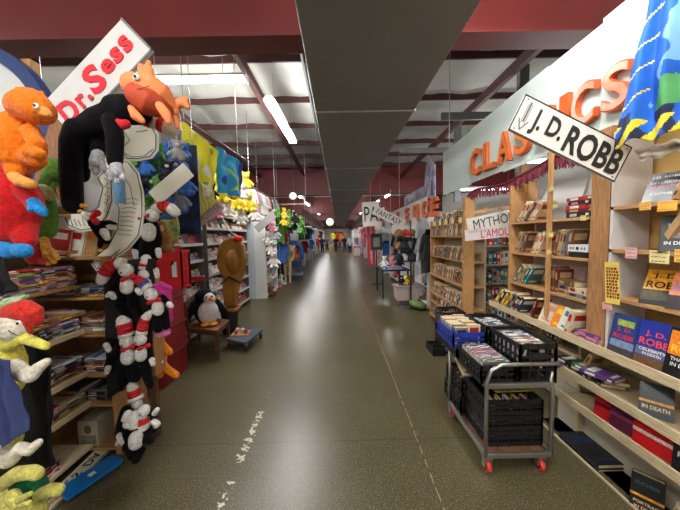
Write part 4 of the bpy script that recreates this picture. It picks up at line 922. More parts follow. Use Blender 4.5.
# --- dolly with goods
A, B, C_, D = P(226, 341, Z=.12), P(246, 345, Z=.12), P(263, 331, Z=.12), P(244, 328, Z=.12)
t = thing('flat_dolly', (A + C_) / 2 * 1.0, 'low grey-blue platform dolly with casters beside the dark bin', 'dolly')
mb = MB(); mb.prism([A, B, C_, D], (0, 0, .035)); mb.build('platform', mat('dolly_blue', (70, 76, 92), .5), t, bev=.012)
for q in (A, B, C_, D):
    p = q + ((A + C_) / 2 - q) * .15
    MB().tube([(p.x - .015, p.y, .042), (p.x + .015, p.y, .042)], .04, 14, rounded=False).build('caster', mat('rubber_black', (26, 26, 28), .6), t); MB().box(p.x - .02, p.x + .02, p.y - .02, p.y + .02, .08, .12).build('caster_fork', STEEL, t)
ctr = (A + B + C_ + D) / 4
t = thing('cardboard_tray', (ctr.x - .05, ctr.y, .155), 'shallow cardboard tray of small toys on the platform dolly', 'tray')
MB().box(ctr.x - .2, ctr.x + .07, ctr.y - .12, ctr.y + .12, .156, .17).build('tray_base', mat('cardboard', (176, 140, 96), .8), t)
for i, (dx, dy, col) in enumerate(((-.12, -.05, (214, 90, 110)), (-.05, .04, (230, 226, 220)), (.02, -.03, (196, 40, 40)), (-.14, .06, (230, 200, 190)))):
    tag(MB().ell((ctr.x + dx, ctr.y + dy, .205), (.035, .035, .035), 0).build('toy_ball', fur(col), loc=(ctr.x + dx, ctr.y + dy, .17)), '%s small ball toy in the cardboard tray on the dolly' % ['pink', 'white', 'red', 'blush'][i], 'ball')
# --- white column
c = P(251, 299, Z=0); 
t = struct('trim_95', MB().box(c.x - .13, c.x + .16, c.y, c.y + .28, 0, P(250, 224, Y=c.y).z), mat('white_column', (196, 204, 212), .5), 'short white square column beyond the magazine rack', 'column')
# ================================================================ BOOK SIDE
XR = 1.85
BACKP = mat('pinkish_back_board', (208, 190, 176), .7, var=.04, vs=3)
BACKY = mat('yellow_back_board', (206, 170, 100), .7, var=.05, vs=3)
zz = lambda a, b, X=XR: (P(a[0], a[1], X=X).z + P(b[0], b[1], X=X).z) / 2
z1 = zz((513, 222), (600, 216)); z2 = zz((511, 251), (600, 261)); z3 = zz((551, 293), (600, 303)); z4 = zz((500, 307), (600, 350), 1.78)
z5 = zz((577, 382), (680, 432), 1.78); z6 = zz((591, 421), (680, 471), 1.78); z7 = zz((558, 444), (640, 510), 1.78)
q1 = zz((637, 203), (680, 201)); q2 = zz((637, 250), (680, 253)); q3 = zz((620, 296), (680, 315))
print('SHELVES', z1, z2, z3, z4, z5, z6, z7, q1, q2, q3)
YM = 2.0      # the wide post
t = thing('bookcase', (2.0, 2.5, 0), 'open pine bookcase of paperbacks between the wide post and side plank', 'bookcase')
MB().box(2.12, 2.14, YM + .06, 3.03, z4, z1 + .02).build('back_panel', BACKP, t)
for z in (z1, z2, z3):
    MB().box(XR, 2.12, YM + .06, 3.0, z - .022, z).build('shelf', PINEY, t)
MB().box(XR - .01, 2.10, 2.985, 3.01, z4 + .0, P(508, 187, X=XR).z).build('side_plank', PINE, t)
MB().box(2.0, 2.1, 2.96, 2.985, z1, z1 + .42).build('side_plank', PINE, t)
MB().box(XR - .02, XR + .005, 2.42, 2.455, z4 + .01, z1 + .75).build('front_batten', PINE, t)
t2 = thing('bookcase', (2.0, 1.4, 0), 'bookcase of hardcovers with handwritten price tags beside the wide post', 'bookcase')
MB().box(2.12, 2.14, .6, YM - .02, z4, 2.6).build('back_panel', BACKY, t2)
for z in (q1, q2, q3): MB().box(XR, 2.12, .6, YM - .1, z - .022, z).build('shelf', PINEY, t2)
MB().box(XR + .0, 2.1, YM - .12, YM - .1, z4, 2.35).build('white_side_panel', mat('whitish_panel', (206, 200, 198), .6, var=.04), t2)
t = thing('wide_post', (XR + .05, YM, 0), 'wide pine post supporting the sign end between the two bookcases', 'post')
MB().box(XR, XR + .09, YM - .09, YM + .05, z4 + .002, 2.4).build('post', wood('pine_post', (184, 134, 86), (150, 104, 64), (12, 12, 1.4)), t)
# long lower ledges (run past both bookcases)
t3 = thing('ledge_unit', (2.0, 1.9, 0), 'long pale lower shelving with slanted ledges under both bookcases', 'shelving')
XL2 = 1.78
MB().box(2.2, 2.22, .6, 3.2, .02, z4 + .3).build('back_panel', mat('cream_board', (206, 194, 164), .7, var=.04), t3)
for nm, z, y1 in (('a', z4, 3.25), ('b', z5, 2.2), ('c', z6, 2.2), ('d', z7, 2.45)):
    MB().box(XL2, 2.2, .6, y1, z - .02, z).build('shelf', PALE, t3)
    MB().box(XL2 - .012, XL2, .6, y1, z - .03, z + .03).build('shelf_lip', PALE, t3)
MB().box(1.95, 2.2, 2.2, 2.22, z7, z4 - .02).build('divider', PALE, t3)
MB().box(XL2 + .05, 2.2, .6, 2.44, 0, z7 - .02).build('kick_board', DARKW, t3)
MB().box(1.98, 2.0, .6, 2.45, z7, z6 - .02).build('riser', mat('cream_riser', (200, 190, 166), .7), t3)
# --- rows of paperbacks
PP = ['tan', 'tan', 'cream', 'brown', 'tan', 'grey', 'olive', 'tan', 'cream', 'maroon']
PD = ['black', 'teal', 'navy', 'brown', 'grey', 'tan', 'maroon', 'cream']
random.seed(21)
RB_ = dict(x_front=XR)
row_books('paperback', 'paperback', 'top pine shelf', 'the side plank', XR, z1, 2.47, 2.96, ['tan', 'cream', 'tan', 'brown'], lean=42)
row_books('paperback', 'paperback', 'top pine shelf', 'the thin batten', XR, z1, 2.20, 2.43, PD, lean=50)
row_books('paperback', 'paperback', 'second pine shelf', 'the side plank', XR, z2, 2.72, 2.97, ['cream', 'grey', 'white', 'tan', 'brown'], lean=22)
row_books('paperback', 'paperback', 'second pine shelf', 'the middle gap', XR, z2, 2.47, 2.72, ['tan', 'cream', 'tan', 'olive'], lean=24)
row_books('paperback', 'paperback', 'second pine shelf', 'the thin batten', XR, z2, 2.20, 2.42, ['grey', 'brown', 'tan', 'black', 'teal', 'olive'], lean=14)
row_books('paperback', 'paperback', 'third pine shelf', 'the side plank', XR, z3, 2.62, 2.97, ['tan', 'teal', 'black', 'tan', 'grey'], lean=36)
row_books('paperback', 'paperback', 'third pine shelf', 'the thin batten', XR, z3, 2.32, 2.44, ['brown', 'maroon', 'cream', 'tan'])
# horizontal stacks
def stack(pos, n_, pal, where, dims=(.13, .2, .032), spine=(-1, 0, 0), name='paperback', cat='paperback', kind='soft', jit=8):
    return pile_books(name, cat, where, pos[0], pos[1], pos[2], n_, pal, dims=dims, kind=kind, spine=spine, jit=jit, extra='the')
stack((1.93, 2.15, z1), 5, ['black', 'black', 'red', 'maroon'], 'top shelf beside the wide post', dims=(.15, .23, .028), name='hardcover_book', cat='hardcover', kind='hard')
stack((2.03, 2.3, z1), 4, ['navy', 'grey', 'purple'], 'back of the top pine shelf')
stack((1.93, 2.16, z3), 2, ['grey', 'white', 'cream'], 'third pine shelf by the post', dims=(.13, .2, .03))
stack((1.93, 2.28, z3), 3, ['tan', 'brown', 'grey'], 'third shelf under the boxed set', dims=(.12, .19, .03))
# boxed set
t = thing('box_set', (1.93, 2.17, z2), 'white decorated box with a round emblem on the second pine shelf', 'box')
MB().box(1.865, 1.98, 2.08, 2.26, z2 + .045, z2 + .10).build('white_box', WHITE, t); MB().box(1.87, 1.985, 2.085, 2.255, z2, z2 + .045).build('black_box', pl((24, 24, 26)), t)
fr = Frame((1.8645, 2.17, z2 + .072), (0, -1, 0), (0, 0, 1))
for i, dx in enumerate((-.065, -.04, .04, .065)): MB().prism([fr.p(dx + .009 * math.cos(a * PI / 3), .012 * math.sin(a * PI / 3), .0) for a in range(6)], fr.n * .001).build('ornament', mat('ornament_grey', (110, 110, 116), .6), t)
MB().prism([fr.p(.014 * math.cos(a * PI / 5), .014 * math.sin(a * PI / 5), 0) for a in range(10)], fr.n * .001).build('emblem', INK, t)
# row on the long ledge
random.seed(5)
row_books('paperback', 'paperback', 'long slanted ledge', 'its far end', XL2, z4, 2.62, 3.22, ['navy', 'brown', 'grey', 'maroon', 'black', 'tan', 'yellow'], lean=38)
row_books('paperback', 'paperback', 'long ledge below the batten', 'the dark group', XL2, z4, 2.47, 2.62, ['tan', 'tan', 'maroon'], lean=25)
for i, (y, col, patch) in enumerate(((2.44, 'cream', 'pink'), (2.30, 'orange', 'yellow'), (2.22, 'white', 'teal'))):
    a = math.radians(30); put_book('paperback', col, '%s front cover showing on the long slanted ledge under the third shelf' % ['cream', 'bright orange', 'pale green and white'][i], 'paperback',
             (XL2 + .05, y, z4 + .012), (.9, -.5, .1), (-.3, .9, 0), (.35, -.35, 1), .022, .12, .185, 'soft', patch=patch)
row_books('paperback', 'paperback', 'long ledge near the orange cover', 'that cover', XL2, z4, 2.05, 2.2, ['tan', 'tan', 'cream', 'tan'], lean=20)
stack((XL2 + .11, 2.02, z4), 3, ['purple', 'pink', 'grey'], 'long ledge by the wide post', dims=(.13, .2, .026))
row_books('paperback', 'paperback', 'dim shelf under the long ledge', 'its far end', 1.95, z5 + .09, 2.32, 2.9, ['navy', 'grey', 'black', 'brown', 'teal', 'tan'], lean=30)
MB().box(1.92, 2.2, 2.22, 3.2, z5 + .065, z5 + .085).build('shelf', PALE, t3); MB().box(1.92, 1.94, 3.17, 3.2, 0, z4 - .02).build('leg', PALE, t3)
# --- named author hardcovers on the near side: generic function for books with lettering
def cover_book(label, pos, yaw, tilt, w, h, t_, colour, texts, name='hardcover_book', extra=None, pages=PAGES):
    """pos bottom middle of the front cover; yaw 0 = faces -X (aisle), positive turns towards the camera; tilt leans the top back"""
    a = math.radians(yaw); n_ = Vector((-math.cos(a), -math.sin(a), 0)); r = Vector((math.sin(a) * 1.0, -math.cos(a), 0)); r = Vector((0, 0, 1)).cross(n_) 
    u = Vector((0, 0, 1)) * math.cos(math.radians(tilt)) - n_ * math.sin(math.radians(tilt))
    fr = Frame(Vector(pos) + u * h / 2, r, u)
    t = thing(name, pos, label, 'hardcover')
    m = mat('jacket_%d_%d_%d' % colour, colour, .3)
    board(fr, w, h, .003, m, t, 'front_cover'); board(fr, w, h, .003, m, t, 'back_cover', z=-t_)
    MB().prism([fr.p(-w/2, -h/2, 0), fr.p(-w/2, h/2, 0), fr.p(-w/2, h/2, -t_), fr.p(-w/2, -h/2, -t_)], fr.r * .003).build('spine', m, t)
    MB().prism([fr.p(-w/2 + .004, -h/2 + .004, -.003), fr.p(w/2 - .005, -h/2 + .004, -.003), fr.p(w/2 - .005, h/2 - .004, -.003), fr.p(-w/2 + .004, h/2 - .004, -.003)], fr.n * -(t_ - .004)).build('page_block', pages, t)
    for (x0, x1, y0, y1, c_) in (extra or []):
        MB().prism([fr.p(x0, y0, .0002), fr.p(x1, y0, .0002), fr.p(x1, y1, .0002), fr.p(x0, y1, .0002)], fr.n * .0006).build('printed_panel', mat('jacketprint_%d_%d_%d' % c_, c_, .35, var=.25, vs=60), t)
    for (s_, x, y, hh, c_, ww) in texts: text_on(fr, s_, x, y, hh, mat('ink_%d_%d_%d' % c_, c_, .4), t, z=.0012, w=ww, bold=.02)
    return t
RT = (214, 40, 44); X0 = XL2 + .03
def at4(px, X=X0): return P(px, 340, X=X).y
cover_book('blue hardcover with red title letters and green-yellow art on the long ledge', (X0, P(619, 345, X=X0).y, z4 + .004), 4, 12, .16, .27, .035, (34, 60, 120), [('J. D.', 0, .035, .03, RT, .09), ('ROBB', 0, -.008, .03, RT, .12)],
           extra=[(-.05, .05, .06, .10, (150, 170, 70)), (-.077, .077, -.117, -.085, (70, 60, 50)), (-.07, .07, -.08, -.035, (120, 140, 170))])
cover_book('large blue hardcover with big red title letters standing beside the green-art one', (X0 - .01, P(650, 362, X=X0).y, z4 + .004), 6, 12, .175, .28, .04, (34, 48, 140), [('J. D.', 0, .062, .036, (230, 70, 60), .10), ('ROBB', 0, .014, .042, (230, 70, 60), .145), ('CELEBRITY', 0, -.032, .017, (230, 226, 220), .13), ('IN DEATH', 0, -.056, .015, (230, 226, 220), .09)],
           extra=[(-.0825, .0825, -.1225, -.075, (104, 74, 46)), (-.0825, .0825, -.07, -.02, (90, 100, 130))])
cover_book('orange and black hardcover with pale title letters at the ledge end', (X0 - .0, P(682, 368, X=X0).y, z4 + .004), 6, 12, .175, .28, .04, (24, 24, 26), [('J.D.', .0, .075, .034, (236, 222, 190), .1), ('ROBB', 0, .025, .042, (240, 196, 60), .14), ('THANKLESS', 0, -.03, .02, (230, 230, 226), .13), ('IN DEATH', 0, -.06, .02, (230, 230, 226), .12)], extra=[(-.0825, .0825, -.01, .1225, (226, 124, 30))])
# third near shelf: orange J. D. ROBB lying back
cover_book('orange hardcover with black title letters leaning back on the third tagged shelf', (XR + .03, P(653, 303, X=XR).y, q3 + .003), 25, 35, .17, .24, .035, (24, 24, 22), [('J. D.', -.0, .075, .042, (20, 18, 16), .11), ('ROBB', 0, .015, .048, (20, 18, 16), .15)], extra=[(-.085, .085, -.02, .12, (226, 158, 40)), (-.085, .085, -.09, -.03, (60, 54, 30))])
cover_book('pink and orange hardcover with lilac title letters leaning on the third tagged shelf', (XR + .03, P(682, 310, X=XR).y, q3 + .003), 25, 35, .17, .24, .035, (40, 34, 34), [('J.D.', 0, .075, .04, (170, 130, 190), .11), ('ROBB', 0, .015, .045, (170, 130, 190), .15)], extra=[(-.085, .085, -.03, .12, (222, 134, 90))])
# first near shelf: dark books with white print
cover_book('black hardcover with white and pink lettering leaning on the top tagged shelf', (XR + .03, P(653, 203, X=XR).y, q1 + .003), 25, 35, .15, .22, .035, (28, 26, 32), [('J.D. ROBB', 0, .075, .022, (214, 210, 206), .12), ('DELUSION', 0, .035, .02, (200, 196, 196), .12), ('IN DEATH', 0, -.0, .018, (200, 90, 130), .11), ('A NOVEL', 0, -.05, .016, (214, 210, 206), .1)])
for i, px in enumerate((668, 680, 694)):
    y = P(px, 203, X=XR).y; put_book('hardcover_book', ['tan', 'cream', 'tan'][i], '%s-edged leaning black hardcover on the top tagged shelf, %s after the black lettered one' % (['tan', 'cream', 'tan'][i], ORD[i]), 'hardcover', (XR + .12, y, q1 + .01), (.3, 1, 0), (-1, .3, 0), (0.1, -.6, 1), .03, .15, .21, 'hard', patch='black')
# second near shelf: big tan book
put_book('hardcover_book', 'tan', 'large tan hardcover leaning far over on the second tagged shelf', 'hardcover', (XR + .1, P(656, 250, X=XR).y, q2 + .02), (0, 1, 0), (-1, 0, 0), (0, -.55, 1), .035, .17, .235, 'hard', patch='tan')
cover_book('grey and black speckled hardcover with a face leaning on the second tagged shelf', (XR + .02, P(676, 250, X=XR).y, q2 + .003), 35, 22, .16, .22, .035, (52, 54, 56), [('NAKED', 0, .05, .02, (200, 200, 200), .1), ('IN DEATH', 0, -.06, .02, (200, 200, 200), .12)], extra=[(-.05, .05, -.03, .035, (120, 116, 112))])
# price tags on the near shelf edges and the post
def tagnote(label, c, X, w, h, col, rows=3, tc=(150, 40, 40), tilt=0):
    fr = Frame((X, P(c[0], c[1], X=X).y, P(c[0], c[1], X=X).z), (0, -1, 0), (0, 0, 1)).rot(tilt)
    t = thing('paper_note', fr.o, label, 'paper note')
    board(fr, w, h, .0015, pap(col), t, 'paper')
    mb = MB()
    for r in range(rows):
        y = h * (.34 - .68 * r / max(rows - 1, 1)); x = -w * .38
        while x < w * .34:
            L_ = w * random.uniform(.08, .2); mb.prism([fr.p(x, y - h * .03, .0004), fr.p(x + L_, y - h * .02, .0004), fr.p(x + L_, y + h * .035, .0004), fr.p(x, y + h * .03, .0004)], fr.n * .0004); x += L_ + w * .05
    mb.build('handwriting', mat('ink_%d_%d_%d' % tc, tc, .6), t)
XT = XR - .003
tagnote('orange price tag on the top tagged shelf nearest the wide post', (645, 206), XT, .065, .05, (236, 184, 84))
tagnote('larger orange price tag with red writing on the top tagged shelf', (667, 206), XT, .095, .055, (238, 180, 70), 2, (200, 60, 30))
tagnote('pink paper note pinned to the white panel by the wide post', (631, 253), XT - .003, .07, .07, (226, 178, 176))
tagnote('cream price tag on the second tagged shelf', (659, 257), XT, .10, .075, (238, 222, 160), 3, (120, 100, 40))
tagnote('orange price tag at the end of the second tagged shelf', (681, 256), XT, .06, .07, (240, 190, 90), 3, (120, 60, 40))
tagnote('long yellow handwritten list hanging on the wide post', (612, 283), XR - .02, .10, .28, (232, 204, 96), 10, (130, 40, 30), 4)
tagnote('pink strip of paper below the long yellow handwritten list', (607, 306), XR - .012, .07, .05, (230, 170, 160), 2, (120, 40, 60), 8)
for i, (px, py) in enumerate(((551, 189), (555, 206), (551, 235), (549, 252), (583, 218))):
    tagnote('small yellow sticker tag on the thin batten, %s from the top' % ORD[i] if i < 4 else 'small yellow tag under the top pine shelf edge', (px, py), XR - .024 if i < 4 else XT, .05, .04, (222, 204, 120), 2, (120, 90, 40))
# --- lower ledges
z5i = z5 + .004
random.seed(3)
for i, (px, py, col, dz) in enumerate(((584, 385, 'teal', 0), (590, 385, 'black', .03), (602, 392, 'navy', 0), (607, 392, 'black', .033), (612, 395, 'green', .06), (618, 400, 'black', 0), (622, 398, 'brown', .035), (626, 392, 'purple', .07))):
    p = P(px, py, X=1.92); a = math.radians(random.uniform(-30, 30))
    put_book('hardcover_book', col, '%s hardcover lying on the ledge above the red volumes, %s from the cart' % (col, ORD[i]), 'hardcover', (1.88, p.y, z5i + dz + .016), (0, 0, 1), (-math.cos(a), -math.sin(a), 0), (-math.sin(a), math.cos(a), 0), .028, .14, .2, 'hard', patch='white')
cover_book('dark book with gold banded cover propped at an angle above red volumes', (X0 + .02, P(652, 412, X=X0).y, z5i), 40, 25, .14, .19, .05, (30, 40, 44), [('ROBB', 0, .05, .022, (60, 90, 90), .1), ('IN DEATH', 0, -.045, .022, (214, 190, 140), .11)], extra=[(-.07, .07, -.02, -.005, (220, 150, 40))])
put_book('paperback', 'tan', 'tan paperback tilted against the ledge support beside the cart crates', 'paperback', (XL2 + .1, P(573, 392, X=XL2).y, z5i + .02), (0, 1, 0), (-1, 0, 0), (0, -.5, 1), .03, .11, .2)
# red and purple volumes
for i, (px, c_, lab) in enumerate(((603, (200, 30, 40), 'red hardcover with a dark cover band under the propped dark book'), (622, (92, 30, 60), 'plum purple hardcover between the red volumes on the lower ledge'), (652, (206, 26, 34), 'wide bright red hardcover with a white diagonal band on the lower ledge'))):
    X_ = XL2 + .04; w_ = (.13, .15, .19)[i]
    cover_book(lab, (X_, P(px, 432, X=X_).y, z6 + .004), 10, 4, w_, .185, .035, c_, [], extra=[(-w_/2, w_/2, -.01, .012, ((90, 20, 30), (120, 60, 90), (226, 206, 200))[i])])
cover_book('black hardcover with white ornamental lettering on the lower ledge end', (XL2 + .04, P(683, 462, X=XL2).y, z6 + .004), 15, 4, .14, .2, .035, (24, 26, 30), [('ROBB', 0, .0, .03, (210, 210, 206), .1), ('&', 0, -.05, .03, (210, 210, 206), .04)])
# bottom shelf
a = math.radians(-8)
for i, dz in enumerate((0, .034)):
    c = P(596, 455, X=1.93); put_book('large_book', 'black', ['large black book lying flat on the bottom shelf, under another', 'large black book with blue edge lying atop another on the bottom shelf'][i], 'large book', (1.92, c.y - .16, z7 + .02 + dz), (0, 0, 1), (-1, 0, 0), (0, 1, 0), .03, .26, .34, 'hard', patch='navy' if i else 'black')
for i in range(3):
    put_book('paperback', ['cream', 'tan', 'white'][i], '%s paperback lying in the dim corner behind the cart, %s up' % (['cream', 'tan', 'white'][i], ORD[i]), 'paperback', (2.05, 2.26, z7 + .015 + i * .026), (0, 0, 1), (-1, .2, 0), (.2, 1, 0), .022, .11, .17)
cover_book('black novel with orange stripe and curled tan pages on the bottom shelf', (XL2 + .03, P(641, 508, X=XL2).y, z7 + .004), 38, 12, .14, .22, .05, (26, 28, 32), [('ROBB', 0, .06, .02, (70, 90, 96), .1), ('PORTRAIT', 0, -.05, .016, (222, 190, 150), .11), ('IN DEATH', 0, -.08, .016, (222, 190, 150), .1)], extra=[(-.07, .07, -.02, -.005, (214, 140, 40))])
for i in range(3):
    put_book('paperback', 'cream', 'cream paperback leaning beside the black orange-striped novel, %s behind it' % ORD[i], 'paperback', (XL2 + .12, P(660 + i * 14, 508, X=XL2).y, z7 + .01), (0, 1, 0), (-1, 0, 0), (0, -.2, 1), .03, .12, .2, patch='tan')
# --- banner with big cut letters
XB = 1.93
ya, yb = P(443, 170, X=XB).y, 1.72
zb0, zb1 = 2.40, 3.16
bt = thing('shop_banner', (XB, ya, zb0), 'long pale green-white banner board with raised orange capital letters above the books', 'banner')
BM = mat('banner_board', (212, 226, 220), .55, var=.03, vs=2)
ys_ = [ya, 4.1, 3.3, 2.62, 2.1, yb]
for i, (a, b_) in enumerate(zip(ys_[:-1], ys_[1:])):
    MB().box(XB, XB + .02, b_ + .002, a - .002, zb0 + (.02 if i % 2 else 0), zb1 + (0, .02, .03, .02, .05)[i]).build('banner_panel', BM, bt)
ORL = mat('letter_orange', (206, 92, 36), .55, var=.1, vs=7); ORF = mat('letter_face_pink', (238, 186, 168), .5, c2=(214, 116, 84), vs=5)
frb = Frame((XB, 0, 0), (0, -1, 0), (0, 0, 1))
for i, (ch, px) in enumerate(zip('CLASSICS', (476, 490, 505, 523, 545, 565, 584, 616))):
    y = P(px, 130, X=XB - .03).y; zc_ = 2.66
    vs, fs, w_, h_ = text_geo(ch, 1.0, .05, .022)
    LH = .36 - .008 * i; sc = LH / h_; mb = MB(); sw = (.26 - .008 * i) / w_ if ch != 'I' else .09 / w_
    fr_ = Frame((XB - .03, y, zc_), (0, -1, 0), (0, 0, 1))
    mb.add([fr_.p(v.x * sw, v.y * sc, v.z * .42) for v in vs], fs)
    lt = mb.build('letter', ORL, bt)
    if ch != 'I':
        vs, fs, w_, h_ = text_geo(ch, 1.0, 0, .012); mb = MB(); sc = (LH - .02) / h_; sw = (.245 - .008 * i) / w_
        mb.add([fr_.p(v.x * sw, v.y * sc, .026) for v in vs], fs); mb.build('letter_face', ORF if i > 3 else mat('letter_face_orange', (236, 128, 60), .5), lt)
MB().box(XB + .02, XB + .06, 1.95, ya - .1, zb0 + .3, zb0 + .38).build('rear_batten', PINEY, bt)
# fringe garland
gm = mat('maroon_tinsel', (110, 18, 44), .5, var=.3, vs=60)
t = thing('fringe_garland', (XB - .05, 3.2, 2.3), 'maroon fringe garland draped along the lower edge of the banner', 'garland')
random.seed(9)
gp = [P(x, y, X=XB - .04) for x, y in ((468, 196), (474, 190), (490, 187), (506, 184), (520, 176), (535, 168), (548, 160), (562, 154), (580, 152))]
MB().tube(gp, .014, 8).build('cord', gm, t)
mb = MB()
for i in range(len(gp) - 1):
    for k_ in range(60):
        p = gp[i].lerp(gp[i + 1], k_ / 60); L_ = random.uniform(.07, .12)
        mb.bar(p, p + Vector((random.uniform(-.03, .02), random.uniform(-.02, .02), -L_)), .007, .003)
mb.build('fringe', gm, t)
for (x0_, y0_, x1_, y1_) in ((468, 196, 466, 225),): 
    mb = MB(); a, b_ = P(x0_, y0_, X=XB - .04), P(463, 232, X=XB - .04)
    for k_ in range(160):
        p = a.lerp(b_, k_ / 160) + Vector((0, .03 * math.sin(k_ * .5), 0)); mb.bar(p, p + Vector((random.uniform(-.03, .03), random.uniform(-.03, .03), random.uniform(-.04, .01))), .008, .003)
    mb.build('fringe_tail', gm, t)
# --- author sign hung in front
Ys = 1.7; k = mpp(Ys); fr = cam_frame(570.5, 138.5, Ys, -26.3)
t = sign('hanging_sign', 'long white sign with a drawn arrow and bold black capitals tilted before the banner', 'sign', fr, 119 * k, 37 * k, mat('sign_offwhite', (212, 208, 202), .5, var=.04, vs=5),
     [('J. D.', -26 * k, -1 * k, 26 * k, INK, dict(w=33 * k, bold=.03)), ('ROBB', 26 * k, -1 * k, 27 * k, INK, dict(w=61 * k, bold=.03))], border=INK, t=.012)
AR = mat('pencil_grey', (96, 96, 100), .7); mb = MB()
ax = -50 * k
for p_, q_, w_ in (((-50, 14), (-50, -6), 3.4), ((-55, -4), (-50, -14), 2), ((-45, -4), (-50, -14), 2), ((-52, 12), (-52, -8), 1), ((-48, 12), (-48, -8), 1)):
    mb.bar(fr.p(p_[0] * k, p_[1] * k, .001), fr.p(q_[0] * k, q_[1] * k, .001), w_ * k * .6, .001, up=fr.n)
ar = mb.build('drawn_arrow', AR, t)
for x_ in (): MB().tube([fr.p(x_ * k, 18 * k, -.005), fr.p(x_ * k, 18 * k, -.005) + Vector((.0, 0, .0)) + (Vector((XB, 1.9, 3.1)) - fr.p(x_ * k, 18 * k, -.005)) * (.999)], .002, 5).build('string', WHITE, t)
for x_ in (-55, 55):
    for y_ in (-15, 15): MB().ell(fr.p(x_ * k, y_ * k, .002), .004, 0, 8, 6).build('screw_head', INK, t)
# --- blue printed cloth hanging at the edge (plain abstract blotches)
BC_ = [mat('cloth_royal_blue', (20, 92, 190), .8, var=.15, vs=6), mat('cloth_sky', (116, 168, 206), .8, var=.08), mat('cloth_leaf', (84, 158, 96), .8, var=.1), mat('cloth_violet', (84, 54, 140), .8), mat('cloth_peach', (206, 156, 112), .8, var=.08), mat('cloth_gold', (226, 200, 50), .8), mat('cloth_dark', (24, 34, 70), .8)]
def pat_b(u, v):
    w_ = noise.noise(Vector((u * 5, v * 8, 2.0)))
    if (u - .7) ** 2 * 3 + (v - .06) ** 2 * 18 < .08: return 4 if w_ > 0 else 6
    if v > .86 and (int((u * 7 + v * 10)) % 2 == 0): return 5
    if v > .80: return 6 if w_ > .1 else 0
    if (u - .85) ** 2 * 2 + (v - .36) ** 2 * 9 < .05 + w_ * .02: return 4
    if (u - .85) ** 2 * 2 + (v - .33) ** 2 * 9 < .11 + w_ * .03: return 3
    if u + v * .3 > .62 and .52 < v < .8: return 2 if w_ > -.25 else 0
    if u > .45 + .2 * w_ and v < .8: return 1
    if abs(math.sin(v * 17 + u * 5)) < .12 and u < .3: return 5
    return 0
cloth('hanging_cloth', 'royal blue beach towel with green, violet and yellow blotches hanging from the beam side', 'cloth', [P(650, -6, Y=1.6), P(712, -30, Y=1.42), P(716, 118, Y=1.42), P(612, 148, Y=1.62)], BC_, pat_b, 3, .035, n=80, seed=2, thick=.005)
MB().tube([P(646, -8, Y=1.62), P(720, -34, Y=1.40)], .012, 8).build('hanging_pole', STEEL, None, loc=P(646, -8, Y=1.62))
tag(bpy.data.objects['hanging_pole'], 'thin steel pole from which the royal blue towel hangs', 'pole')
cloth('pale_cloth', 'cream white cloth bundle folded beneath the royal blue towel', 'cloth', [P(634, 150, Y=1.75), P(700, 132, Y=1.55), P(704, 150, Y=1.55), P(640, 160, Y=1.75)], [mat('cream_cloth', (216, 206, 190), .8, var=.06)], lambda u, v: 0, 3, .03, n=30, seed=4)
# posters/white sheets above the bookcase
t = thing('leaning_sheet', (2.1, 2.75, z1), 'large translucent white sheet leaning behind the books on the top pine shelf', 'sheet')
MB().prism([(2.06, 2.95, z1 + .0), (2.11, 2.5, z1 + .0), (2.24, 2.45, z1 + .55), (2.2, 2.85, z1 + .55)], (.01, 0, 0)).build('sheet', mat('white_film', (214, 214, 214), .25), t)
fr = Frame((2.2, 2.2, z1 + .33), (0, -1, 0), (0, 0, 1))
t = sign('upper_sign', 'white panel with a red triangle mounted above the stacked dark hardcovers', 'sign', fr, .9, .26, WHITE, []); 
MB().prism([fr.p(-.18, .12, .001), fr.p(.05, .08, .001), fr.p(-.05, .02, .001), fr.p(-.19, .02, .001)], fr.n * .002).build('red_triangle', mat('sign_red', (206, 26, 34), .5), t)
MB().prism([fr.p(-.05, -.12, .001), fr.p(.44, -.12, .001), fr.p(.44, -.09, .001)], fr.n * .002).build('red_band', _M['sign_red'], t)
MB().box(2.21, 2.24, 2.1, 2.14, z1, z1 + .7).build('support_post', PINE, t)
# upper pine post seen behind the garland
t = thing('pine_post', (2.2, 3.55, 0), 'slim pine post rising to the banner behind the side plank', 'post')
MB().box(2.05, 2.13, 3.14, 3.2, 0, 2.45).build('post', PINE, t)
# ================================================================ CART AND CRATES
GAL = mat('cart_steel', (168, 166, 162), .3, metal=.85, var=.05, vs=10)
A = P(487, 478, Z=0); 
cx0, cx1, cy0, cy1 = A.x + .01, A.x + .47, A.y + .04, P(449, 415, Z=0).y
ct = thing('utility_cart', ((cx0 + cx1) / 2, (cy0 + cy1) / 2, 0), 'steel utility cart with a curved push handle and red casters full of crates', 'cart')
zt = .64
for z, m in ((.13, None), (zt, None)):
    mb = MB()
    for a, b_ in (((cx0, cy0), (cx1, cy0)), ((cx1, cy0), (cx1, cy1)), ((cx1, cy1), (cx0, cy1)), ((cx0, cy1), (cx0, cy0))):
        mb.bar((a[0], a[1], z), (b_[0], b_[1], z), .025, .035)
    mb.build('shelf_rail', GAL, ct, bev=.004)
for i in range(4):
    w_ = (cx1 - cx0 - .03) / 4; x = cx0 + .015 + i * w_
    MB().box(x + .002, x + w_ - .002, cy0 + .01, cy1 - .01, .12, .135).build('deck_board', wood('deck_wood', (124, 84, 58), (92, 58, 40), (12, 1.5, 12)), ct)
MB().box(cx0 + .01, cx1 - .01, cy0 + .01, cy1 - .01, zt - .012, zt).build('top_deck', DARKW, ct)
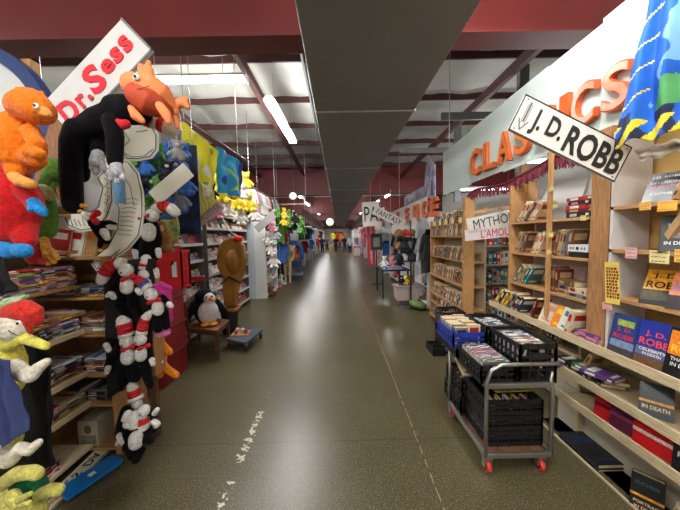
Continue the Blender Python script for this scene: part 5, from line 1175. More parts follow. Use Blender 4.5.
# near U shaped handle frame
zh = P(515, 366, Y=cy0).z + .01
mb = MB(); pts = [(cx0, cy0, .12), (cx0, cy0, zh - .12), (cx0 + .03, cy0, zh - .04), (cx0 + .10, cy0, zh), (cx1 + .02, cy0, zh), (cx1 + .075, cy0 + .03, zh - .02), (cx1 + .04, cy0 + .05, zh - .06), (cx1, cy0 + .02, zh - .12), (cx1, cy0, zh - .2), (cx1, cy0, .12)]
mb.tube(pts, .014, 12, rounded=False); mb.build('handle_frame', GAL, ct)
for x in (cx0, cx1): MB().tube([(x, cy1, .12), (x, cy1, zt + .02)], .014, 12, rounded=False).build('post', GAL, ct)
MB().tube([(cx0 + .02, cy0 - .002, zh - .16), (cx1 - .02, cy0 - .002, zh - .16)], .008, 8).build('cross_bar', GAL, ct)
CR_ = mat('caster_red', (214, 62, 50), .45); RBk = mat('caster_dark', (40, 38, 40), .5)
for x in (cx0 + .02, cx1 - .06):
    for y in (cy0 + .02, cy1 - .02):
        c_ = MB().tube([(x - .016, y, .042), (x + .016, y, .042)], .042, 20, rounded=False).build('caster', CR_, ct)
        MB().tube([(x - .019, y, .042), (x + .019, y, .042)], .027, 16, rounded=False).build('hub', RBk, c_)
        f_ = MB(); f_.box(x - .028, x - .02, y - .02, y + .02, .04, .11); f_.box(x + .02, x + .028, y - .02, y + .02, .04, .11); f_.box(x - .028, x + .028, y - .03, y + .03, .1, .115); f_.build('caster_fork', GAL, ct)
BLK = (22, 22, 24)
L_ = cy1 - cy0
# top crates: 2 x 2 black trays plus blue one beyond
midx = (cx0 + cx1) / 2
def fill_cases(c, size, n_, pal, where, zoff, name='disc_case', cat='disc case', h=.19, along='x', lean=12):
    """thin cases standing in a crate, spines up, thickness along y"""
    w, d, H_ = size; y = c[1] + d/2 - .02; i = 0
    while y > c[1] - d/2 + .03 and i < n_:
        t_ = random.uniform(.011, .017) if name == 'disc_case' else random.uniform(.018, .026)
        a = math.radians(lean + random.uniform(-5, 5)); col = random.choice(pal)
        lab = '%s %s standing in %s, %s from its far end' % (col, cat, where, ORD[i])
        # spine up: spine direction +z tilted
        sp = Vector((0, -math.sin(a), math.cos(a)))
        put_book(name, col, lab, cat, Vector((c[0] - h / 2, y, c[2] + zoff)), (0, 1, 0), sp, (1, 0, 0), t_, w * .0 + .135, h, 'mag' if name == 'disc_case' else 'soft'); y -= t_ / math.cos(a) + .003; i += 1
random.seed(31)
c1 = (midx - .02 - .12, cy0 + .21, zt + .003); s1 = (.235, .37, .13)
crate('crate', 'low black crate of disc cases on the aisle side of the cart top', c1, s1, BLK, rows=2, colsx=4, colsy=7)
DC = ['white', 'grey', 'black', 'red', 'teal', 'green', 'grey', 'white', 'cream', 'navy', 'pink']
fill_cases(c1, s1, 26, DC, 'the low aisle-side crate', .085, h=.19, lean=14)
c2 = (midx + .135, cy0 + .21, zt + .003); s2 = (.25, .38, .28)
crate('crate', 'deep black crate of disc cases on the book side of the cart top', c2, s2, BLK, rows=3, colsx=4, colsy=7)
fill_cases(c2, s2, 26, ['black', 'white', 'grey', 'navy', 'grey', 'white', 'black', 'cream'], 'the deep book-side crate', .195, h=.2, lean=18)
c3 = (midx + .12, cy0 + .60, zt + .003); s3 = (.26, .36, .28)
crate('crate', 'black crate of glossy cases behind the deep one on the cart', c3, s3, BLK, rows=3, colsx=4, colsy=7)
fill_cases(c3, s3, 20, ['white', 'black', 'grey', 'teal', 'white', 'navy'], 'the rear book-side crate', .195, h=.2, lean=24)
c4 = (cx0 + .10, cy0 + .62, zt + .003); s4 = (.26, .36, .10)
c4b = (c4[0], c4[1], zt + .003)
crate('crate', 'flat black crate beneath the blue crate at the cart far end', c4b, (.24, .34, .08), BLK, rows=2, colsx=4, colsy=6)
c4 = (cx0 + .09, cy0 + .66, zt + .086)
crate('crate', 'blue plastic crate full of upright paperbacks on the far end of the cart', c4, (.27, .40, .13), (30, 56, 150), rows=2, colsx=4, colsy=7)
for r_ in range(2):
    y = c4[1] + .17; i = 0; 
    while y > c4[1] - .18 and i < 14:
        col = random.choice(['cream', 'white', 'cream', 'tan', 'grey']); t_ = random.uniform(.02, .03)
        put_book('paperback', col, '%s paperback upright in the blue crate, %s along its %s row' % (col, ORD[i], ['aisle', 'inner'][r_]), 'paperback', (c4[0] - .06 + r_ * .12, y, c4[2] + .014), (0, 1, 0), (0, .0, 0) if False else (-1, 0, 0), (0, -.05, 1), t_ * .95, .105, random.uniform(.15, .17)); y -= t_ + .001; i += 1
# lower crates
zl = .138
cA = (midx + .03, cy0 + .16, zl); 
for i in range(3):
    crate('crate', 'black milk crate stacked on the cart lower deck, %s from the deck' % ORD[i], (midx + .02, cy0 + .25, zl + i * .118), (.40, .34, .112), BLK, rows=2, colsx=5, colsy=5)
    fill_n = 0
    for j in range(5):
        col = ['white', 'red', 'white', 'yellow', 'pink'][j]
        put_book('paperback', col, '%s book lying in the lower deck crate, %s crate up, %s across' % (col, ORD[i], ORD[j]), 'paperback', (midx - .11 + j * .065, cy0 + .17, zl + i * .118 + .014), (1, 0, 0), (0, -1, 0), (0, 0, 1), .022, .10 , .06)
t = thing('magazine', (midx + .05, cy0 + .25, zl + .36), 'yellow illustrated magazine lying on top of the lower deck crates', 'magazine')
fr = Frame((midx + .06, cy0 + .24, zl + .366), (1, .1, 0), (-.1, 1, 0)); fr.n = Vector((0, 0, 1))
MB().prism([fr.p(-.15, -.08, 0), fr.p(.15, -.10, 0), fr.p(.15, .08, 0), fr.p(-.15, .1, 0)], (0, 0, .006)).build('pages', mat('yellow_page', (206, 190, 70), .45, c2=(150, 140, 80), vs=24), t)
for k_ in range(4): MB().prism([fr.p(-.12 + k_ * .065, -.05, .0065), fr.p(-.08 + k_ * .065, -.05, .0065), fr.p(-.08 + k_ * .065, .04, .0065), fr.p(-.12 + k_ * .065, .04, .0065)], (0, 0, .0008)).build('printed_panel', mat('panel_cream', (226, 220, 190), .5, c2=(190, 90, 60), vs=60), t)
crate('crate', 'black crate of red and grey books at the far end of the lower deck', (cx0 + .14, cy0 + .60, zl), (.26, .34, .16), BLK, rows=2, colsx=4, colsy=5)
for j in range(7):
    col = ['maroon', 'red', 'grey', 'red', 'white', 'navy', 'cream'][j]
    put_book('paperback', col, '%s book leaning in the far lower deck crate, %s from the handle end' % (col, ORD[j]), 'paperback', (cx0 + .14, cy0 + .48 + j * .038, zl + .02), (0, 1, 0), (-1, 0, 0), (0, .3, 1), .026, .17, .17)
crate('crate', 'upper black crate at the far end of the lower deck', (cx0 + .15, cy0 + .60, zl + .164), (.25, .33, .15), BLK, rows=2, colsx=4, colsy=5)
put_book('magazine', 'cream', 'cream folded newspaper in the upper crate of the lower deck', 'magazine', (cx0 + .13, cy0 + .46, zl + .33), (0, 0, 1), (-1, 0, 0), (.2, 1, .12), .012, .18, .24, 'mag')
# floor crates beyond the cart
pz_ = P(448, 353, Z=0)
YF = P(440, 352, Z=0).y
x = P(447, 352, Z=0).x
for i in range(3):
    crate('crate', 'black milk crate on the floor beyond the cart, %s from the floor' % ORD[i], (x + .08, YF + .1, .001 + i * .2), (.3, .32, .195), BLK, rows=2, colsx=4, colsy=4)
    for j in range(4):
        col = ['white', 'cream', 'tan', 'grey'][j]; put_book('paperback', col, '%s book inside the floor crate stack beyond the cart, %s crate, %s across' % (col, ORD[i], ORD[j]), 'paperback', (x - .02 + j * .06, YF + .06, .02 + i * .2), (1, 0, 0), (0, -1, 0), (0, 0, 1), .035, .12, .13)
crate('crate', 'small black crate on the floor on the aisle side of the milk crate stack', (x - .16, YF + .02, .001), (.16, .3, .10), BLK, rows=2, colsx=3, colsy=4)
# ================================================================ MIDDLE DISTANCE, BOOK SIDE
random.seed(77)
t = thing('tall_post', (1.9, 3.95, 0), 'tall pine post at the corner of the farther paperback bookcase', 'post')
PX = P(469, 300, Y=3.95).x
MB().box(PX - .07, PX + .07, 3.95, 4.02, 0, 2.2).build('post', PINE, t)
b3 = thing('bookcase', (2.0, 4.8, 0), 'farther pine bookcase of slanted paperbacks beyond the tall corner post', 'bookcase')
ZR = [.10, .38, zz((430, 290), (463, 310)), zz((430, 273), (463, 286)), zz((430, 256), (463, 260)), 1.66, 1.86]
print('R3', ZR)
for z in ZR: MB().box(1.85, 2.12, 4.03, 5.6, z - .02, z).build('shelf', PINEY, b3)
for z in ZR[:4]: MB().box(1.84, 1.85, 4.03, 5.6, z - .025, z + .02).build('shelf_lip', PINEY, b3)
MB().box(2.12, 2.14, 4.03, 5.6, 0, 1.9).build('back_panel', mat('beige_back', (176, 156, 126), .7), b3); MB().box(1.85, 2.12, 5.6, 5.62, 0, 1.95).build('side_panel', PINE, b3)
for i, z in enumerate(ZR):
    nm = ['bottom', 'second', 'third', 'fourth', 'fifth', 'sixth', 'top'][i] + ' farther shelf'
    row_books('paperback', 'paperback', nm, 'its far end', 1.85, z, 4.1, 5.55, ['tan', 'cream', 'brown', 'grey', 'olive', 'maroon', 'navy', 'tan', 'cream'] if i > 1 else ['black', 'maroon', 'cream', 'brown', 'grey'], lean=(30, 24, 28, 20, 26, 10, 32)[i], tr=(.03, .05), hr=(.18, .22))
for i in range(5):
    y = 4.2 + i * .28; tag(MB().box(1.83, 1.838, y - .05, y + .05, 1.86, 1.94).build('shelf_tag', pap((226, 206, 150)), loc=(1.83, y, 1.86)), 'small cream tag on the top farther shelf, %s from the tall post' % ORD[i], 'tag')
# signs over the passage
Ys = 3.5; k = mpp(Ys); fr = cam_frame(492, 221, Ys, 11)
t = sign('passage_sign', 'white sign with black capitals hung across the passage beside the tall post', 'sign', fr, 50 * k, 15 * k, mat('sign_offwhite', (212, 208, 202)), [('MYTHOU', 2 * k, 0, 9.5 * k, INK, dict(w=42 * k))], t=.01)
fr = cam_frame(490, 233, Ys, 5)
t = sign('passage_sign', 'white sign with dark red capitals just below the black-lettered passage sign', 'sign', fr, 50 * k, 11 * k, mat('sign_pinkwhite', (214, 200, 200), .5), [("L'AMOUR", 8 * k, 0, 8 * k, mat('dull_red', (180, 40, 50)), dict(w=34 * k))], t=.01)
t = thing('sign_rod', (P(470, 214, Y=3.52).x, 3.52, 2.0), 'slim wooden crossbar carrying the two passage signs', 'rod')
MB().bar(P(464, 214, Y=3.53), P(514, 206, Y=3.53), .03).build('rod', PINE, t)
# inner bookcase seen through the passage
bi = thing('bookcase', (3.0, 4.4, 0), 'pale inner bookcase seen through the passage below the red-lettered sign', 'bookcase')
ZI = [.3, .6, .9, 1.2, 1.5, 1.8]; 
for z in ZI: MB().box(2.3, 3.5, 4.4, 4.64, z - .02, z).build('shelf', PALE, bi)
MB().box(2.3, 3.5, 4.64, 4.66, 0, 2.1).build('back_panel', mat('pale_blue_back', (176, 186, 190), .7), bi)
for x in (2.3, 2.72, 3.1, 3.48): MB().box(x, x + .04, 4.4, 4.64, 0, 2.1).build('upright', PALE, bi)
for zi, z in enumerate(ZI):
    x = 2.36; i = 0
    while x < 3.05 and i < 12:
        if 2.68 < x < 2.78: x = 2.78
        c = random.choice(['blue', 'white', 'navy', 'red', 'grey', 'cream', 'teal', 'tan']); w_ = random.uniform(.04, .09)
        put_book('hardcover_book', c, '%s hardcover on the %s board of the inner bookcase, %s from the post' % (c, ORD[zi], ORD[i]), 'hardcover', (x + w_ / 2, 4.46, z + .002), (1, 0, 0), (0, -1, 0), (0, 0, 1), w_, .14, random.uniform(.16, .23), 'hard'); x += w_ + .004; i += 1
# plastic-bagged poster and acrylic panel beyond the banner end
c = P(431, 165, Y=5.6)
fr = Frame(P(431, 166, X=1.95), (0, -1, -.0), (0, 0, 1)); 
t = thing('fantasy_poster', fr.o, 'violet and white pictorial poster standing on the banner line beyond the orange letters', 'poster')
y_ = fr.o.y
MB().prism([(1.95, y_ + .45, 2.5), (1.95, y_ - .25, 2.42), (1.93, y_ - .30, 3.05), (1.90, y_ + .1, 3.35), (1.93, y_ + .35, 3.0)], (.015, 0, 0)).build('poster', mat('poster_print', (130, 130, 190), .35, c2=(214, 212, 226), vs=7), t)
MB().prism([(1.94, y_ - .05, 2.5), (1.94, y_ - .12, 2.5), (1.925, y_ - .16, 2.95), (1.925, y_ - .08, 3.0)], (.008, 0, 0)).build('dark_figure', mat('poster_dark', (60, 54, 80), .5), t)
t = thing('acrylic_panel', (1.95, 6.8, 2.35), 'clear glossy panel with stickers running along beyond the violet poster', 'panel')
MB().box(1.94, 1.95, 6.1, 8.2, 2.28, 2.78).build('panel', mat('foggy_acrylic', (176, 170, 186), .15, c2=(110, 112, 140), vs=5), t)
MB().box(1.93, 1.96, 5.3, 8.4, 2.25, 2.29).build('rail', mat('maroon_rail', (110, 40, 40), .5), t)
# second banner with orange letters
b4 = thing('shop_banner', (1.98, 8.4, 2.0), 'second white banner with orange letters farther along the book side', 'banner')
MB().box(1.9, 1.92, 6.0, 11.5, 1.95, 2.5).build('banner_panel', mat('banner_white2', (214, 210, 204), .6), b4)
for i, ch in enumerate('SCIENCE'):
    px = (383, 391, 398, 407, 416, 425, 434)[i]; y = P(px, 210, X=1.87).y
    vs, fs, w_, h_ = text_geo(ch, 1.0, .05, .04); mb = MB(); f_ = Frame((1.87, y, 2.22), (0, -1, 0), (0, 0, 1)); hh = .36
    mb.add([f_.p(v.x * .4 / w_ * (.5 if ch == 'I' else 1), v.y * hh / h_, v.z * .5) for v in vs], fs); mb.build('letter', ORL, b4)
for (px, py, Y, deg, w_, h_, txt, lab) in ((371, 214, 7.6, 2, 17, 24, 'PA', 'white sign with two large black capitals at the aisle side of the sign cluster'), (389, 217, 7.2, -27, 34, 9, 'FANTASY', 'white strip sign with small black capitals tilted down across the sign cluster'),
                                  (404, 232, 7.0, -14, 26, 8, '', 'blank pale strip sign under the tilted lettered strip'), (417, 225, 6.6, -30, 13, 11, '', 'pale square card tilted over the far orange letters'), (423, 239, 6.4, -28, 15, 10, '', 'grey-white card tilted above the dark garments')):
    k = mpp(Y); fr = cam_frame(px, py, Y, deg)
    t = sign('aisle_sign', lab, 'sign', fr, w_ * k, h_ * k, mat('sign_offwhite', (212, 208, 202)), [(txt, 0, 0, h_ * k * .62, INK, dict(w=w_ * k * .8))] if txt else [], border=None)
    MB().tube([fr.p(0, h_ * k * .45, -.02), fr.p(0, h_ * k * .45, -.02) + Vector((.0, 0, .6))], .003, 5).build('string', WHITE, t)
fr = cam_frame(428, 230, 6.5, -30); t = sign('aisle_sign', 'small teal green card among the tilted white cards', 'sign', fr, .22, .14, mat('teal_card', (40, 130, 110), .6), [])
# ---------------------------------------------------------------- generic goods for the stalls
def bear_proto(col, i):
    root = thing('stuffed_toy', (0, 0, 0), 'x', 'plush toy')
    mb = MB(); mb.ell((0, 0, .09), (.065, .06, .08)); mb.ell((0, -.01, .205), (.055, .052, .052)); mb.tube([(-.05, 0, .13), (-.1, -.03, .07)], [.024, .02]); mb.tube([(.05, 0, .13), (.1, -.03, .07)], [.024, .02])
    mb.tube([(-.035, -.02, .03), (-.05, -.11, .025)], [.03, .026]); mb.tube([(.035, -.02, .03), (.05, -.11, .025)], [.03, .026]); mb.ell((-.045, 0, .25), .02); mb.ell((.045, 0, .25), .02)
    mb.build('body', fur(col), root, remesh=.011); MB().ell((0, -.055, .19), (.024, .02, .018)).build('muzzle', fur((224, 210, 190)), root)
    return root
TC = {'white': (226, 222, 216), 'pink': (222, 130, 150), 'brown': (140, 94, 60), 'green': (90, 150, 70), 'blue': (60, 110, 190), 'yellow': (228, 204, 60), 'black': (30, 30, 34), 'red': (196, 40, 44), 'orange': (230, 130, 50), 'grey': (150, 150, 154)}
PROTO = {}
USED = set()
def get_toy(c, loc, rz, s, label, group=None):
    if c not in PROTO: PROTO[c] = bear_proto(TC[c], 0)
    o = PROTO[c] if c not in USED else copy_tree(PROTO[c]); USED.add(c)
    o.location = loc; o.rotation_euler = (0, 0, rz); o.scale = (s, s, s); tag(o, label, 'plush toy', group)
    if 'hung' in label and 'rack edge' not in label:
        MB().tube([(0, .02, .24), (0, .02, ((3.0 - loc[2]) if loc[1] < 4 else .42) / s)], .0011 / s, 4).build('hanging_string', STEEL, o)
    return o
GM = {}
def garment(c, loc, rz, s, label, group=None):
    """shirt on a hanger, about .75 m long; local x = width"""
    root = None
    if c not in GM:
        root = thing('hung_garment', (0, 0, 0), 'x', 'garment')
        q = [(-.1, 0), (-.26, -.08), (-.34, -.42), (-.26, -.44), (-.2, -.2), (-.21, -.72), (.21, -.72), (.2, -.2), (.26, -.44), (.34, -.42), (.26, -.08), (.1, 0), (0, -.05)]
        mb = MB(); mb.prism([(x, -.035, z) for x, z in q], (0, .07, 0)); mb.build('cloth', mat('garment_' + c, TC[c], .85, var=.12, vs=8, bump=.3, bs=14), root, bev=.025)
        MB().tube([(0, 0, -.04), (0, 0, .05), (.02, 0, .08), (0, 0, .1)], .004, 6).build('hanger_hook', STEEL, root); GM[c] = root
    else: root = copy_tree(GM[c])
    root.location = loc; root.rotation_euler = (0, 0, rz); root.scale = (s, s, s); tag(root, label, 'garment', group); return root
BXM = {}
def carton(c, loc, rz, dims, label, group=None, name='boxed_toy', cat='box'):
    if c not in BXM:
        mb = MB(); mb.box(-.5, .5, -.5, .5, 0, 1); me = bpy.data.meshes.new('carton')
        mb.box(-.4, .4, -.505, -.5, .15, .8, 1); mb.box(.5, .505, -.4, .4, .15, .8, 1); mb.box(-.505, -.5, -.4, .4, .15, .8, 1); mb.box(-.35, .35, -.35, .35, 1, 1.01, 1)
        me.from_pydata(mb.v, [], mb.f); me.polygons.foreach_set('material_index', mb.m); me.materials.append(mat('carton_' + c, TC[c], .45, var=.05)); me.materials.append(mat('carton_print_' + c, TC[random.choice(list(TC))], .45, c2=(230, 226, 216), vs=16)); BXM[c] = me
    o = bpy.data.objects.new(name, BXM[c]); COL.objects.link(o); o.location = loc; o.rotation_euler = (0, 0, rz); o.scale = dims; return tag(o, label, cat, group)
def stall(side, y0, y1, ordn, hgt=2.1, xf=None, dense=1.0, pal=None, zs=(.1, .5, .9, 1.3, 1.7)):
    """rack facing the aisle with toys and boxes, in one bay"""
    nm = 'toy' if side < 0 else 'book'; xf = xf if xf is not None else 2.05; ks = list(pal or TC)
    rack = thing('stall_rack', (side * (xf + .2), (y0 + y1) / 2, 0), 'pale steel rack of goods, %s stall rack past the %s' % (ORD[ordn], 'carving' if side < 0 else 'farther bookcase'), 'rack')
    xa_, xb_ = sorted((side * xf, side * (xf + .38)))
    for z in zs: MB().box(xa_, xb_, y0, y1, z - .02, z).build('shelf', WHITE, rack)
    xk = side * (xf + .38); MB().box(min(xk, xk + .01 * side), max(xk, xk + .01 * side), y0, y1, 0, hgt).build('back_panel', mat('rack_back', (170, 168, 166), .6), rack)
    for y in (y0, y1): MB().box(xa_, xb_, y - .015, y + .015, 0, hgt).build('side_panel', WHITE, rack)
    for zi, z in enumerate(zs):
        y = y0 + .14; i = 0
        while y < y1 - .1 and i < 9:
            c = random.choice(ks); k_ = random.random(); lev = ['bottom', 'second', 'third', 'fourth', 'top'][zi]
            loc = (side * (xf + .14 + random.uniform(0, .05)), y, z + .002); end = ORD[i]
            if k_ < .5 * dense:
                get_toy(c, loc, (PI / 2 if side < 0 else -PI / 2) + random.uniform(-.4, .4), random.uniform(.8, 1.3), '%s stuffed toy, %s along the %s shelf, %s %s stall' % (c, end, lev, ORD[ordn], nm)); y += random.uniform(.22, .34)
            else:
                carton(c, loc, random.uniform(-.1, .1), (random.uniform(.12, .2), random.uniform(.14, .24), random.uniform(.14, .3)), '%s printed box, %s along the %s shelf, %s %s stall' % (c, end, lev, ORD[ordn], nm)); y += random.uniform(.22, .36)
            i += 1
LEFTP = ['white', 'pink', 'grey', 'white', 'black', 'brown', 'green', 'red', 'yellow', 'blue']
stall(-1, 7.75, 9.1, 0, 2.3, xf=2.0, pal=['white', 'pink', 'grey', 'black', 'white', 'brown'], zs=(.1, .45, .8, 1.15, 1.5))
stall(-1, 11.0, 12.4, 1, 2.2, xf=2.35, pal=['green', 'black', 'red', 'white'])
stall(-1, 13.2, 15.6, 2, 2.2); stall(-1, 17, 20, 3, 2.2, pal=['blue', 'white', 'grey', 'pink']); stall(-1, 22, 26, 4, 2.2, pal=['white', 'blue', 'red', 'pink'])
stall(1, 6.3, 7.3, 0, 2.1, xf=2.0, pal=['grey', 'black', 'brown', 'white', 'orange', 'red']); stall(1, 9.2, 11.2, 1, 2.1, pal=['white', 'pink', 'grey', 'red']); stall(1, 12.5, 15.5, 2, 2.1, pal=['white', 'pink', 'white', 'grey'])
stall(1, 17, 20.5, 3, 2.1, pal=['white', 'pink', 'grey']); stall(1, 22, 26.5, 4, 2.1, pal=['white', 'blue', 'pink'])
# garments hung along both sides
gi = {-1: 0, 1: 0}
def hang(side, y, c, x=1.98, z=2.25, s=1.0, rz=None, wires=True):
    i = gi[side]; gi[side] += 1
    garment(c, (side * x, y, z), rz if rz is not None else random.uniform(-.3, .3), s, '%s garment on a hanger, %s hung piece along the %s side' % (c, ORD[i], 'toy' if side < 0 else 'book'))
for side, ys in ((-1, [9.4, 9.9, 10.4, 12.6, 13.4, 15, 16.8, 18, 19.4, 21.5, 23, 25, 28, 31]), (1, [5.75, 6.0, 6.25, 8.0, 8.3, 8.6, 8.9, 12, 13.3, 15, 17.6, 19.5, 22, 24, 27, 30])):
    t = thing('clothes_rail', (side * 1.98, ys[0], 2.36), 'long thin steel rail for garments along the %s side' % ('toy' if side < 0 else 'book'), 'rail')
    MB().tube([(side * 1.98, ys[0] - .3, 2.36), (side * 1.98, ys[-1] + .3, 2.36)], .014, 8).build('rail', STEEL, t)
    y = ys[0] - .3
    for y in range(int(ys[0]), 32, 4): MB().tube([(side * 1.98, y, 2.36), (side * 1.98, y, ZC - .1)], .006, 6).build('drop_rod', STEEL, t)
    for y in ys: hang(side, y, x=1.98, z=2.25 if side < 0 or y > 12 else 1.78, c=random.choice(['red', 'white', 'blue', 'green', 'black', 'white'] if side < 0 else (['black', 'black', 'grey'] if y < 9 else ['white', 'pink', 'white', 'red', 'grey'])))
# dark garments hanging low near the farther bookcase
for i, (y, z, c) in enumerate(((5.8, 1.55, 'black'), (6.05, 1.5, 'grey'), (5.95, 2.0, 'grey'))):
    garment(c, (1.9 - .05 * i, y, z), .8, .9, '%s long garment draped low beside the farther bookcase, %s of that group' % (c, ORD[i]))
# table of goods past the farther bookcase
TX0, TX1, TY0, TY1 = P(383, 290, Y=7.2).x, P(405, 290, Y=7.2).x, 7.4, 8.6
t = thing('folding_table', ((TX0 + TX1) / 2, 8, 0), 'black-topped table of small goods jutting into the aisle on the book side', 'table')
MB().box(TX0, TX1 + .2, TY0, TY1, .73, .76).build('tabletop', pl((26, 26, 30)), t)
for x in (TX0 + .04, TX1 + .14):
    for y in (TY0 + .05, TY1 - .05): MB().box(x - .02, x + .02, y - .02, y + .02, 0, .73).build('leg', pl((30, 30, 32)), t)
carton('blue', (TX0 + .35, TY0 + .25, .76), .1, (.5, .3, .07), 'flat navy tray at the front of the black-topped table')
for i, (dx, dy, c) in enumerate(((.2, .7, 'white'), (.45, .8, 'pink'), (.3, 1.0, 'brown'), (.62, .6, 'black'))): get_toy(c, (TX0 + dx, TY0 + dy, .762), -.4, 1.25, '%s stuffed toy sitting on the black-topped table' % c)
xx = P(395, 292, Z=0)
t = thing('storage_tote', (xx.x, 6.9, 0), 'translucent grey-pink storage tote on casters before the black-topped table', 'tote')
MB().prism([(xx.x - .24, 6.75, .09), (xx.x + .26, 6.75, .09), (xx.x + .3, 6.72, .42), (xx.x - .28, 6.72, .42)], (0, .36, 0)).build('tub', mat('tote_plastic', (190, 172, 164), .35), t); MB().box(xx.x - .31, xx.x + .33, 6.69, 7.13, .42, .45).build('rim', mat('tote_rim', (170, 154, 148), .4), t)
for dx in (-.2, .22):
    for y in (6.8, 7.05): MB().tube([(xx.x + dx - .015, y, .042), (xx.x + dx + .015, y, .042)], .042, 14, rounded=False).build('caster', mat('caster_orange', (196, 110, 80), .5), t)
for i, (dx, c) in enumerate(((-.1, 'black'), (.12, 'brown'), (0, 'yellow'))): get_toy(c, (xx.x + dx, 6.9, .46), -.3, .9, '%s stuffed toy sitting in the grey-pink tote' % c)
# white frame with a black picture, red and white banners
fx = P(376, 270, Y=9.6)
t = thing('framed_panel', (fx.x, 9.6, 0), 'black-framed panel standing on a thin post at the aisle edge', 'panel')
MB().box(fx.x - .16, fx.x + .22, 9.6, 9.63, 1.2, 1.75).build('frame', pl((28, 28, 30)), t); MB().box(fx.x - .08, fx.x + .14, 9.595, 9.6, 1.3, 1.62).build('picture', mat('grey_picture', (120, 120, 116), .5), t); MB().box(fx.x, fx.x + .04, 9.6, 9.63, 0, 1.2).build('post', pl((28, 28, 30)), t); MB().box(fx.x - .15, fx.x + .2, 9.5, 9.75, 0, .02).build('foot', pl((28, 28, 30)), t)
for i, (px, c) in enumerate(((368.5, (206, 34, 60)), (373.5, (206, 34, 60)))):
    p = P(px, 240, Y=10.6); t = thing('banner_strip', (p.x, 10.6, 0), 'tall red cloth strip banner, %s from the aisle' % ORD[i], 'banner')
    MB().box(p.x - .05, p.x + .05, 10.6, 10.615, .55, 2.4).build('cloth', mat('crimson_cloth', c, .7), t); MB().tube([(p.x, 10.62, .0), (p.x, 10.62, 2.45)], .012, 8).build('pole', STEEL, t)
# green cushion on the floor
p = P(420, 311, Z=0); t = thing('green_cushion', (p.x, p.y + .1, 0), 'olive green cushion slumped on the floor at the farther bookcase', 'cushion')
mb = MB(); mb.ell((p.x, p.y + .18, .10), (.2, .24, .09), mtx=Matrix.Rotation(.25, 3, 'Y')); mb.build('cover', mat('olive_cloth', (96, 118, 60), .85, bump=.3, bs=20), t)
MB().tube([(p.x + .19 * math.cos(a), p.y + .18 + .23 * math.sin(a), .10) for a in [i * PI / 8 for i in range(17)]], .008, 6).build('piping', mat('olive_dark', (60, 78, 40), .8), t)
# ================================================================ MIDDLE DISTANCE, TOY SIDE
# heap of white plush on the floor and hung beside the white column
random.seed(15)
for i, (px, py, c, s_) in enumerate(((266, 296, 'white', 1.5), (272, 292, 'white', 1.6), (278, 288, 'pink', 1.5), (283, 285, 'white', 1.5), (268, 288, 'grey', 1.3), (274, 297, 'brown', 1.2))):
    q = P(px, py, Z=0); get_toy(c, (q.x - .08, q.y + .05, .0), .5 + i * .5, s_, '%s stuffed toy in the floor heap beyond the white column, %s along' % (c, ORD[i]))
for i, (px, py, c, s_) in enumerate(((271, 255, 'white', 1.5), (274, 268, 'white', 1.7), (276, 240, 'grey', 1.4), (268, 244, 'white', 1.3), (272, 232, 'pink', 1.2))):
    get_toy(c, P(px, py, Y=7.7), .3, s_, '%s stuffed toy hung on the rack edge beyond the white column, %s up' % (c, ORD[i]))
# green and black cluster hanging above
for i in range(16):
    px = 262 + (i % 8) * 5.5; py = 222 - 8 * math.sin((i % 8) / 7 * PI) + (i // 8) * 8; c = ['green', 'black', 'white', 'green', 'yellow', 'green', 'black', 'green'][i % 8]
    get_toy(c, P(px, py + 4, Y=9.0 + .15 * (i % 3)), random.uniform(-1, 1), 1.3, '%s stuffed toy in the cluster hung over the aisle edge, %s along the %s row' % (c, ORD[i % 8], 'upper' if i < 8 else 'lower'))
q0, q1_ = P(258, 205, Y=9.2), P(306, 205, Y=9.2)
t = thing('hanging_rail', (q0 + q1_) / 2, 'thin rail from which the green and black toy cluster hangs', 'rail')
for y in (9.02, 9.17, 9.32): MB().tube([(q0.x, y, q0.z), (q1_.x, y, q0.z)], .006, 6).build('rail', STEEL, t)
for x in (q0.x, q1_.x): MB().tube([(x, 9.17, q0.z), (x, 9.17, ZC - .1)], .005, 5).build('hanging_wire', STEEL, t)
# toys hung high above the magazine racks
cols = ['green', 'blue', 'black', 'blue', 'green', 'blue', 'green', 'blue', 'black', 'blue', 'grey', 'blue']
for i in range(48):
    px = 131 + (i % 12) * 4.8 + random.uniform(-2, 2); py = 152 + (i // 12) * 17 + random.uniform(-5, 5); c = cols[(i * 7) % 12]
    get_toy(c, P(px, py + 12, Y=2.75 + .14 * (i % 5)), random.uniform(-.9, .9), random.uniform(.7, 1.0), '%s stuffed toy hung behind the blank cream strip, %s in the %s row' % (c, ORD[i % 12], ORD[i // 12]))
for i, (px, py, c, s_, Y) in enumerate(((222, 205, 'yellow', 2.6, 5.0), (236, 212, 'yellow', 2.2, 5.6), (243, 200, 'white', 1.6, 5.8), (249, 213, 'yellow', 2.2, 6.2), (246, 190, 'yellow', 1.8, 6.0), (228, 218, 'white', 1.5, 5.2), (216, 220, 'pink', 1.4, 4.6), (206, 208, 'orange', 1.2, 4.3), (255, 222, 'white', 1.8, 6.6), (241, 226, 'white', 1.7, 5.8), (212, 200, 'black', 1.2, 4.4), (232, 200, 'brown', 1.3, 5.3))):
    get_toy(c, P(px, py, Y=Y), .4, s_ * .8, '%s stuffed toy on top of the long magazine rack, %s towards the far end' % (c, ORD[i]))
for i in range(14):
    y = 7.4 + .22 * i; c = random.choice(['black', 'white', 'grey', 'white', 'pink'])
    garment(c, (-2.25, y, 2.95 + .0 * i), PI / 2 - .5, .8, '%s shirt in the high row under the second cross beam, %s along' % (c, ORD[i]))
t = thing('clothes_rail', (-2.25, 7.2, 3.05), 'high steel rail of shirts beside the second cross beam', 'rail'); MB().tube([(-2.25, 7.2, 3.05), (-2.25, 10.7, 3.05)], .014, 8).build('rail', STEEL, t)
